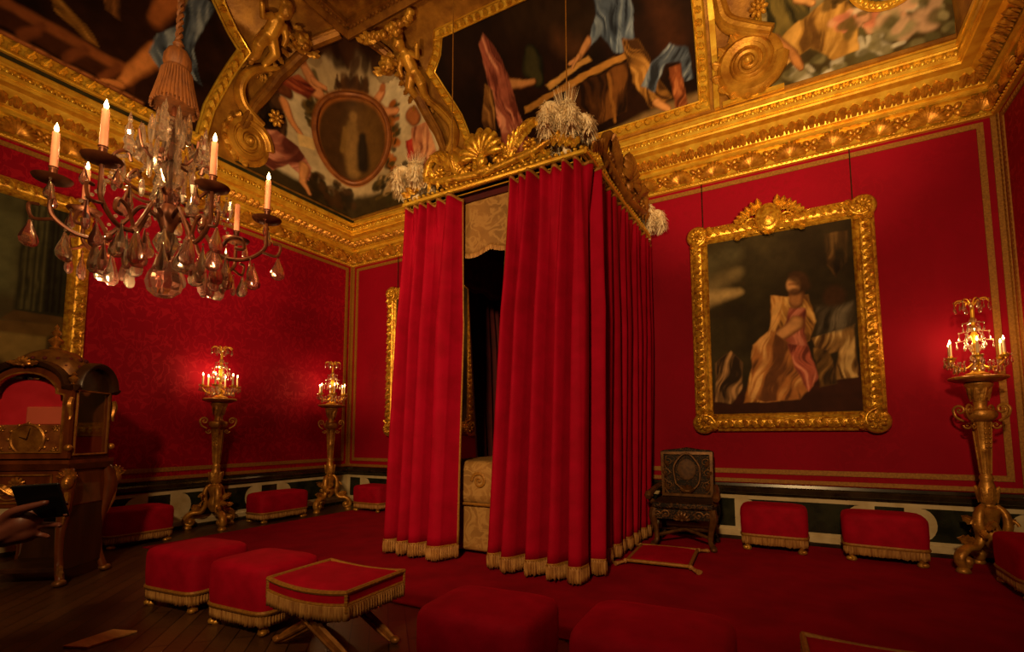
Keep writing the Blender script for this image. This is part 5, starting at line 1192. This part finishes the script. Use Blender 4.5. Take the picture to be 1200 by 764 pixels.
for k in range(36): a = 2*pi*k/36; tube(mb, [(cos(a)*.085, sin(a)*.085, 3.66+Z+.08), (cos(a)*.10, sin(a)*.10, 3.57+Z+.08), (cos(a)*.138, sin(a)*.138, 3.40+Z+.08-.02*RNG.random())], .009, 5)
obj('tassel', mb, ROPE, cd)
mb = MB(); lathe(mb, [(.012, 3.45+Z), (.012, 3.2+Z), (.03, 3.15+Z), (.012, 3.1+Z), (.012, 2.8+Z), (.05, 2.75+Z), (.07, 2.68+Z), (.04, 2.6+Z), (.02, 2.5+Z), (.03, 2.4+Z), (0, 2.36+Z)], 14)
lathe(mb, [(.0, 3.40+Z), (.02, 3.41+Z), (.02, 3.47+Z), (0, 3.5+Z)], 10); obj('stem', mb, IRON, cd)
for z, r, m_ in ((3.30, .075, CRYSTAL), (3.14, .06, CRYSTAL), (2.98, .085, CRYSTAL), (2.82, .06, CRYSTAL_ROSE), (2.5, .08, CRYSTAL)):
    mb = MB(); lathe(mb, [(0, z+Z-r*1.1), (r*.6, z+Z-r*.8), (r, z+Z), (r*.75, z+Z+r*.7), (r*.3, z+Z+r*1.15), (0, z+Z+r*1.2)], 9); obj('crystal_knop', mb, m_, cd, smooth=15)
mb = MB(); lathe(mb, [(0, .0), (.05, .01), (.095, .05), (.11, .10), (.095, .16), (.06, .22), (.035, .26), (.02, .30), (0, .31)], 11); obj('crystal_ball', mb, CRYSTAL_ROSE, cd, smooth=15)
ANG = [(-112, .575), (-57, .575), (-157, .64), (0, .53), (50, .60), (108, .60)]
def one_drop(par, l, w, M, m_=None): mb = MB(); drop(mb, l, w, M, .45, 10); return obj('crystal_drop', mb, m_ or (CRYSTAL if RNG.random() < .55 else CRYSTAL_ROSE), par, smooth=18)
for i, (a, r) in enumerate(ANG):
    Mk = RZ(a); mb = MB()
    tube(mb, spline([(.04, 0, 2.66+Z), (.14, 0, 2.72+Z), (.22, 0, 2.60+Z), (.32, 0, 2.46+Z), (r*.78, 0, 2.45+Z), (r*.98, 0, 2.54+Z), (r, 0, 2.66+Z), (r, 0, 2.75+Z)], 7), [.013, .013, .014, .013, .011], 7, M=Mk)
    tube(mb, spline([(.30, 0, 2.47+Z), (.36, 0, 2.58+Z), (.44, 0, 2.60+Z), (.46, 0, 2.53+Z), (.41, 0, 2.52+Z)], 6), .012, 6, M=Mk); tube(mb, spline([(r*.95, 0, 2.52+Z), (r*1.12, 0, 2.50+Z), (r*1.16, 0, 2.58+Z), (r*1.08, 0, 2.59+Z)], 6), .010, 6, M=Mk)
    ball(mb, (.30, 0, 2.47+Z), .026, Mk); lathe(mb, [(.022, 2.76+Z), (.02, 2.83+Z), (.026, 2.84+Z), (0, 2.84+Z)], 12, Mk @ T(r, 0, 0)); ar = obj('arm', mb, IRON, cd)
    mb = MB(); lathe(mb, [(.01, 2.735+Z), (.05, 2.74+Z), (.09, 2.757+Z), (.098, 2.77+Z), (.09, 2.772+Z), (.05, 2.76+Z), (0, 2.758+Z)], 24, Mk @ T(r, 0, 0)); obj('drip_pan', mb, IRON, ar)
    mb = MB(); lathe(mb, [(0, 2.83+Z), (.0205, 2.83+Z), (.018, 3.06+Z), (.014, 3.066+Z), (0, 3.064+Z)], 14, Mk @ T(r, 0, 0)); obj('candle', mb, WAX_PINK, ar)
    if i < 5:
        mb = MB(); p = Mk @ Vector((r, 0, 3.068+Z)); flame(mb, p, .062, .013); obj('flame', mb, FLAME, ar)
        lamp((HX+p[0], HY+p[1], 3.19), 8)
    for (q, s, z, l, w) in ((r*1.14, .0, 2.49, .17, .10), (r*.86, .07, 2.43, .18, .105), (r*.86, -.07, 2.43, .15, .085), (.36, .05, 2.43, .20, .11), (.36, -.05, 2.43, .16, .09), (r*.62, 0, 2.44, .22, .085), (r*1.0, .09, 2.72, .12, .06), (r*1.0, -.09, 2.72, .11, .05)):
        one_drop(ar, l, w, Mk @ T(q, s, z+Z) @ RZ(RNG.uniform(0, 180)))
for k in range(9):
    a = 40*k+11; one_drop(cd, .19, .11, RZ(a) @ T(.20, 0, 2.42+Z+.05*RNG.random()) @ RZ(RNG.uniform(0, 180)))
for k in range(9): one_drop(cd, .20, .115, RZ(40*k+31) @ T(.34, 0, 2.40+Z+.05*RNG.random()) @ RZ(RNG.uniform(0, 180)))
for k in range(8): one_drop(cd, .17, .09, RZ(45*k+7) @ T(.24, 0, 2.82+Z) @ RZ(RNG.uniform(0, 180)))
for k in range(6): one_drop(cd, .16, .09, RZ(60*k+30) @ T(.13, 0, 2.56+Z) @ RZ(RNG.uniform(0, 180)))
# upper tier: small scrolled branches, crystal spires and strings of beads
for k in range(6):
    a = 60*k+25; Mk = RZ(a); mb = MB(); tube(mb, spline([(.03, 0, 2.86+Z), (.14, 0, 2.80+Z), (.27, 0, 2.86+Z), (.31, 0, 2.98+Z), (.25, 0, 3.04+Z), (.22, 0, 2.98+Z)], 6), .011, 6, M=Mk); tube(mb, spline([(.02, 0, 3.1+Z), (.10, 0, 3.06+Z), (.17, 0, 3.12+Z), (.19, 0, 3.22+Z)], 6), .009, 6, M=Mk); br = obj('branch', mb, IRON, cd)
    mb = MB(); lathe(mb, [(0, 0), (.03, .02), (.022, .06), (.034, .09), (.02, .13), (.026, .16), (.01, .22), (.014, .24), (0, .30)], 8, Mk @ T(.24, 0, 3.02+Z+.08*(k % 2)) @ S3(1, 1, 1.0)); obj('crystal_spire', mb, CRYSTAL, br, smooth=15)
    for q, zz, l in ((.12, 2.94, .26), (.17, 3.12, .2), (.09, 3.22, .24)): mb = MB(); lathe(mb, [(0, 0), (.014, .02), (.022, l*.5), (.013, l*.85), (.004, l), (0, l)], 6, RZ(a+28) @ T(q, 0, zz+Z)); obj('crystal_prism', mb, CRYSTAL, br, smooth=10)
    for q, zz, l in ((.36, 2.74, .16), (.22, 2.72, .14)): mb = MB(); lathe(mb, [(0, 0), (.01, .01), (.02, l*.4), (.012, l*.8), (0, l)], 6, RZ(a+30) @ T(q, 0, zz+Z)); obj('crystal_prism', mb, CRYSTAL, br, smooth=10)
    one_drop(br, .15, .075, Mk @ T(.30, 0, 2.90+Z) @ RZ(70), CRYSTAL); one_drop(br, .13, .06, Mk @ T(.19, 0, 3.20+Z) @ RZ(40), CRYSTAL)
    mb = MB(); p0, p1 = np.array((.04, 0, 3.38+Z)), np.array((.31, 0, 2.98+Z))
    for f in np.linspace(0, 1, 17): q = p0+(p1-p0)*f; ball(mb, (q[0], 0, q[2]-.10*sin(pi*f)), .013, Mk, 7, 5)
    p0, p1 = np.array((.31, 0, 2.95+Z)), np.array((.45, 0, 2.62+Z))
    for f in np.linspace(0, 1, 12): q = p0+(p1-p0)*f; ball(mb, (q[0]-.04*sin(pi*f), 0, q[2]), .012, Mk, 7, 5)
    obj('bead_string', mb, CRYSTAL, br, smooth=30)

# ------------------------------------------------------------------ visitor at the left edge, holding up a phone
SKIN = mat('skin', (112, 60, 46), (96, 50, 38), .5, 0, 8); COAT = mat('dark_wool', (40, 26, 26), (28, 18, 18), .9, 0, 12, 4, bs=160, bst=.4)  # skin darkened: the shade on the hand is put into its colour
rgt = np.array((.876, .482, 0)); fwd = np.array((-.482, .876, 0)); up = np.array((0, 0, 1.))
hand0 = np.array((4.925, -5.51, .965))          # palm
base = hand0 - rgt*.62 - fwd*.06; base[2] = 0
pe = thing('person', 'visitor in a dark coat at the left edge holding up a phone in one hand', 'person', tuple(base))
def Wp(a, b, c): return hand0 + rgt*a + up*b - fwd*c - base     # a right, b up, c towards the viewer
def Bp(a, b, z): return rgt*a + fwd*b + up*z
mb = MB()
def limb(pts, r): tube(mb, spline(pts, 6), r, 10); ball(mb, pts[0], r[0]); ball(mb, pts[-1], r[-1])
limb([Bp(0, 0, .95), Bp(0, 0, 1.1), Bp(0, 0, 1.3), Bp(0, 0, 1.42)], [.15, .145, .16, .10]); limb([Bp(-.17, 0, 1.40), Bp(0, 0, 1.42), Bp(.17, 0, 1.40)], [.065, .09, .065]); limb([Bp(0, 0, 1.42), Bp(0, .02, 1.54)], [.06, .058])
ball(mb, Bp(0, .03, 1.63), (.078, .095, .115)); ball(mb, Bp(0, .125, 1.61), (.016, .022, .025)); ball(mb, Bp(0, .05, 1.56), (.06, .075, .06))
for s in (-1, 1): ball(mb, Bp(s*.078, .02, 1.62), (.012, .022, .032))
for s in (-1, 1): limb([Bp(s*.09, 0, .95), Bp(s*.10, .01, .5), Bp(s*.10, -.01, .09)], [.10, .065, .045]); limb([Bp(s*.10, -.04, .045), Bp(s*.11, .15, .03)], [.045, .035])
limb([Bp(-.19, 0, 1.39), Bp(-.23, .0, 1.08), Bp(-.2, .08, .84)], [.055, .045, .032]); ball(mb, Bp(-.2, .1, .78), (.03, .045, .07))
wr = Wp(-.115, -.075, .01)
limb([Bp(.19, 0, 1.39), Bp(.24, -.04, 1.08)], [.055, .046]); limb([Bp(.24, -.04, 1.08), (Bp(.24, -.04, 1.08)+wr)/2, wr], [.046, .042, .031])
# palm, four fingers behind and under the phone, thumb across its front edge
limb([wr, Wp(-.07, -.055, .005), Wp(-.025, -.03, .0)], [.031, .036, .036]); limb([Wp(-.08, -.075, 0), Wp(-.02, -.06, -.005)], [.028, .03])
FING = [[(-.02, .0, -.008), (.022, .022, -.028), (.058, .028, -.026), (.084, .024, -.016)], [(-.012, -.02, -.01), (.03, -.006, -.03), (.066, -.004, -.026), (.088, -.008, -.014)],
        [(-.012, -.045, -.008), (.026, -.040, -.026), (.060, -.040, -.020), (.078, -.040, -.006)], [(-.02, -.066, -.002), (.012, -.070, -.018), (.036, -.072, -.012), (.052, -.072, .0)]]
for P, r in zip(FING, (.0095, .0098, .0092, .0080)): limb([Wp(*p) for p in P], [r*1.15, r, r*.92, r*.8])
limb([Wp(-.075, -.03, .02), Wp(-.035, .005, .030), Wp(.02, .022, .030), Wp(.062, .034, .026)], [.018, .0145, .0125, .0095])
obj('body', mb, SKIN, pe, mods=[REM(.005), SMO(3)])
mb = MB()
limb([Bp(0, 0, .82), Bp(0, 0, 1.1), Bp(0, 0, 1.3), Bp(0, 0, 1.43)], [.20, .175, .185, .12]); limb([Bp(-.18, 0, 1.40), Bp(0, 0, 1.43), Bp(.18, 0, 1.40)], [.085, .10, .085]); limb([Bp(-.19, 0, 1.39), Bp(-.23, .0, 1.08), Bp(-.2, .08, .86)], [.075, .065, .05])
limb([Bp(.19, 0, 1.39), Bp(.24, -.04, 1.08)], [.075, .066]); e = Bp(.24, -.04, 1.08); limb([e, (e+wr)/2, wr*.86+e*.14], [.066, .056, .045])
obj('coat', mb, COAT, pe, mods=[REM(.012), SMO(2)])
mb = MB()
for s in (-1, 1): limb([Bp(s*.09, 0, .9), Bp(s*.10, .01, .5), Bp(s*.10, -.01, .12)], [.115, .085, .07])
obj('trousers', mb, COAT, pe, mods=[REM(.012), SMO(2)])
mb = MB(); ball(mb, Bp(0, .0, 1.67), (.09, .10, .105)); ball(mb, Bp(0, -.05, 1.6), (.08, .06, .1)); obj('hair', mb, mat('brown_hair', (44, 28, 18), (28, 18, 12), .7, 0, 30, bs=120), pe, mods=[REM(.01)])
ph = thing('phone', 'dark phone held up in the hand at the left edge', 'phone', tuple(hand0))
Mp = frame(rgt*.02 + up*.035, rgt*1.0+up*.06, up*.9+rgt*.22-fwd*.3)
mb = MB(); box(mb, (0, 0, 0), (.145, .112, .009)); obj('body', mb, mat('black_plastic', (10, 9, 9), None, .45), ph, smooth=0, mods=[BEV(.008, 4)]); bpy.context.view_layer.update()
ph.matrix_world = T(*hand0) @ Mp
mb = MB(); box(mb, (0, 0, .0048), (.136, .104, .001)); obj('screen', mb, mat('dark_screen', (6, 6, 7), None, .35), ph, smooth=0)
# ------------------------------------------------------------------ light and camera
def spot(name, p, to, watts, size, blend=.6, col=(1, .60, .24), r=.15):
    l = bpy.data.lights.new(name, 'SPOT'); l.energy = watts; l.color = col; l.spot_size = radians(size); l.spot_blend = blend; l.shadow_soft_size = r
    o = bpy.data.objects.new(name, l); o.location = p; o.rotation_euler = (Vector(to)-Vector(p)).to_track_quat('-Z', 'Y').to_euler(); COL.objects.link(o); return o
spot('room_lamp', (7.0, -8.6, 3.4), (5.0, 0, 3.8), 1120, 82, .6, r=.22)
spot('room_lamp', (6.2, -7.3, 3.4), (1.2, -3.9, 1.5), 480, 88, .7, r=.16)
spot('cornice_spot', (7.4, -4.0, 2.4), (6.7, 0, 5.1), 620, 58, .8, r=.2)
spot('cornice_spot', (2.9, -4.7, 2.0), (1.0, -.9, 5.8), 420, 104, 1.0, r=.2)  # added spot in mid-air, no fixture there; brightens the left corner
w = bpy.data.worlds.new('dim_room'); SC.world = w; w.use_nodes = True; w.node_tree.nodes['Background'].inputs[0].default_value = (1, .5, .2, 1); w.node_tree.nodes['Background'].inputs[1].default_value = .01
cam = bpy.data.cameras.new('camera'); co = bpy.data.objects.new('camera', cam); COL.objects.link(co); SC.camera = co
cam.sensor_width = 36; cam.lens = 569.76/1200*36; cam.shift_x = -(616-600)/1200; cam.shift_y = (458.65-382)/1200; cam.clip_start = .05; cam.clip_end = 60
yaw, pitch, roll = .5029, .0867, -.0041
f = Vector((-sin(yaw)*cos(pitch), cos(yaw)*cos(pitch), sin(pitch))); r0 = Vector((cos(yaw), sin(yaw), 0)); u0 = r0.cross(f)
rr = r0*cos(roll)+u0*sin(roll); uu = -r0*sin(roll)+u0*cos(roll)
mw = Matrix((rr, uu, -f)).transposed().to_4x4(); mw.translation = (6.973, -6.1085, 1.2); co.matrix_world = mw
SC.view_settings.view_transform = 'Standard'; SC.view_settings.look = 'None'; SC.view_settings.exposure = 0; SC.view_settings.gamma = 1; SC.view_settings.use_curve_mapping = False
SC.cycles.max_bounces = 10; SC.cycles.transmission_bounces = 8; SC.cycles.sample_clamp_indirect = 4; SC.cycles.caustics_refractive = False; SC.cycles.caustics_reflective = False; SC.cycles.use_denoising = True
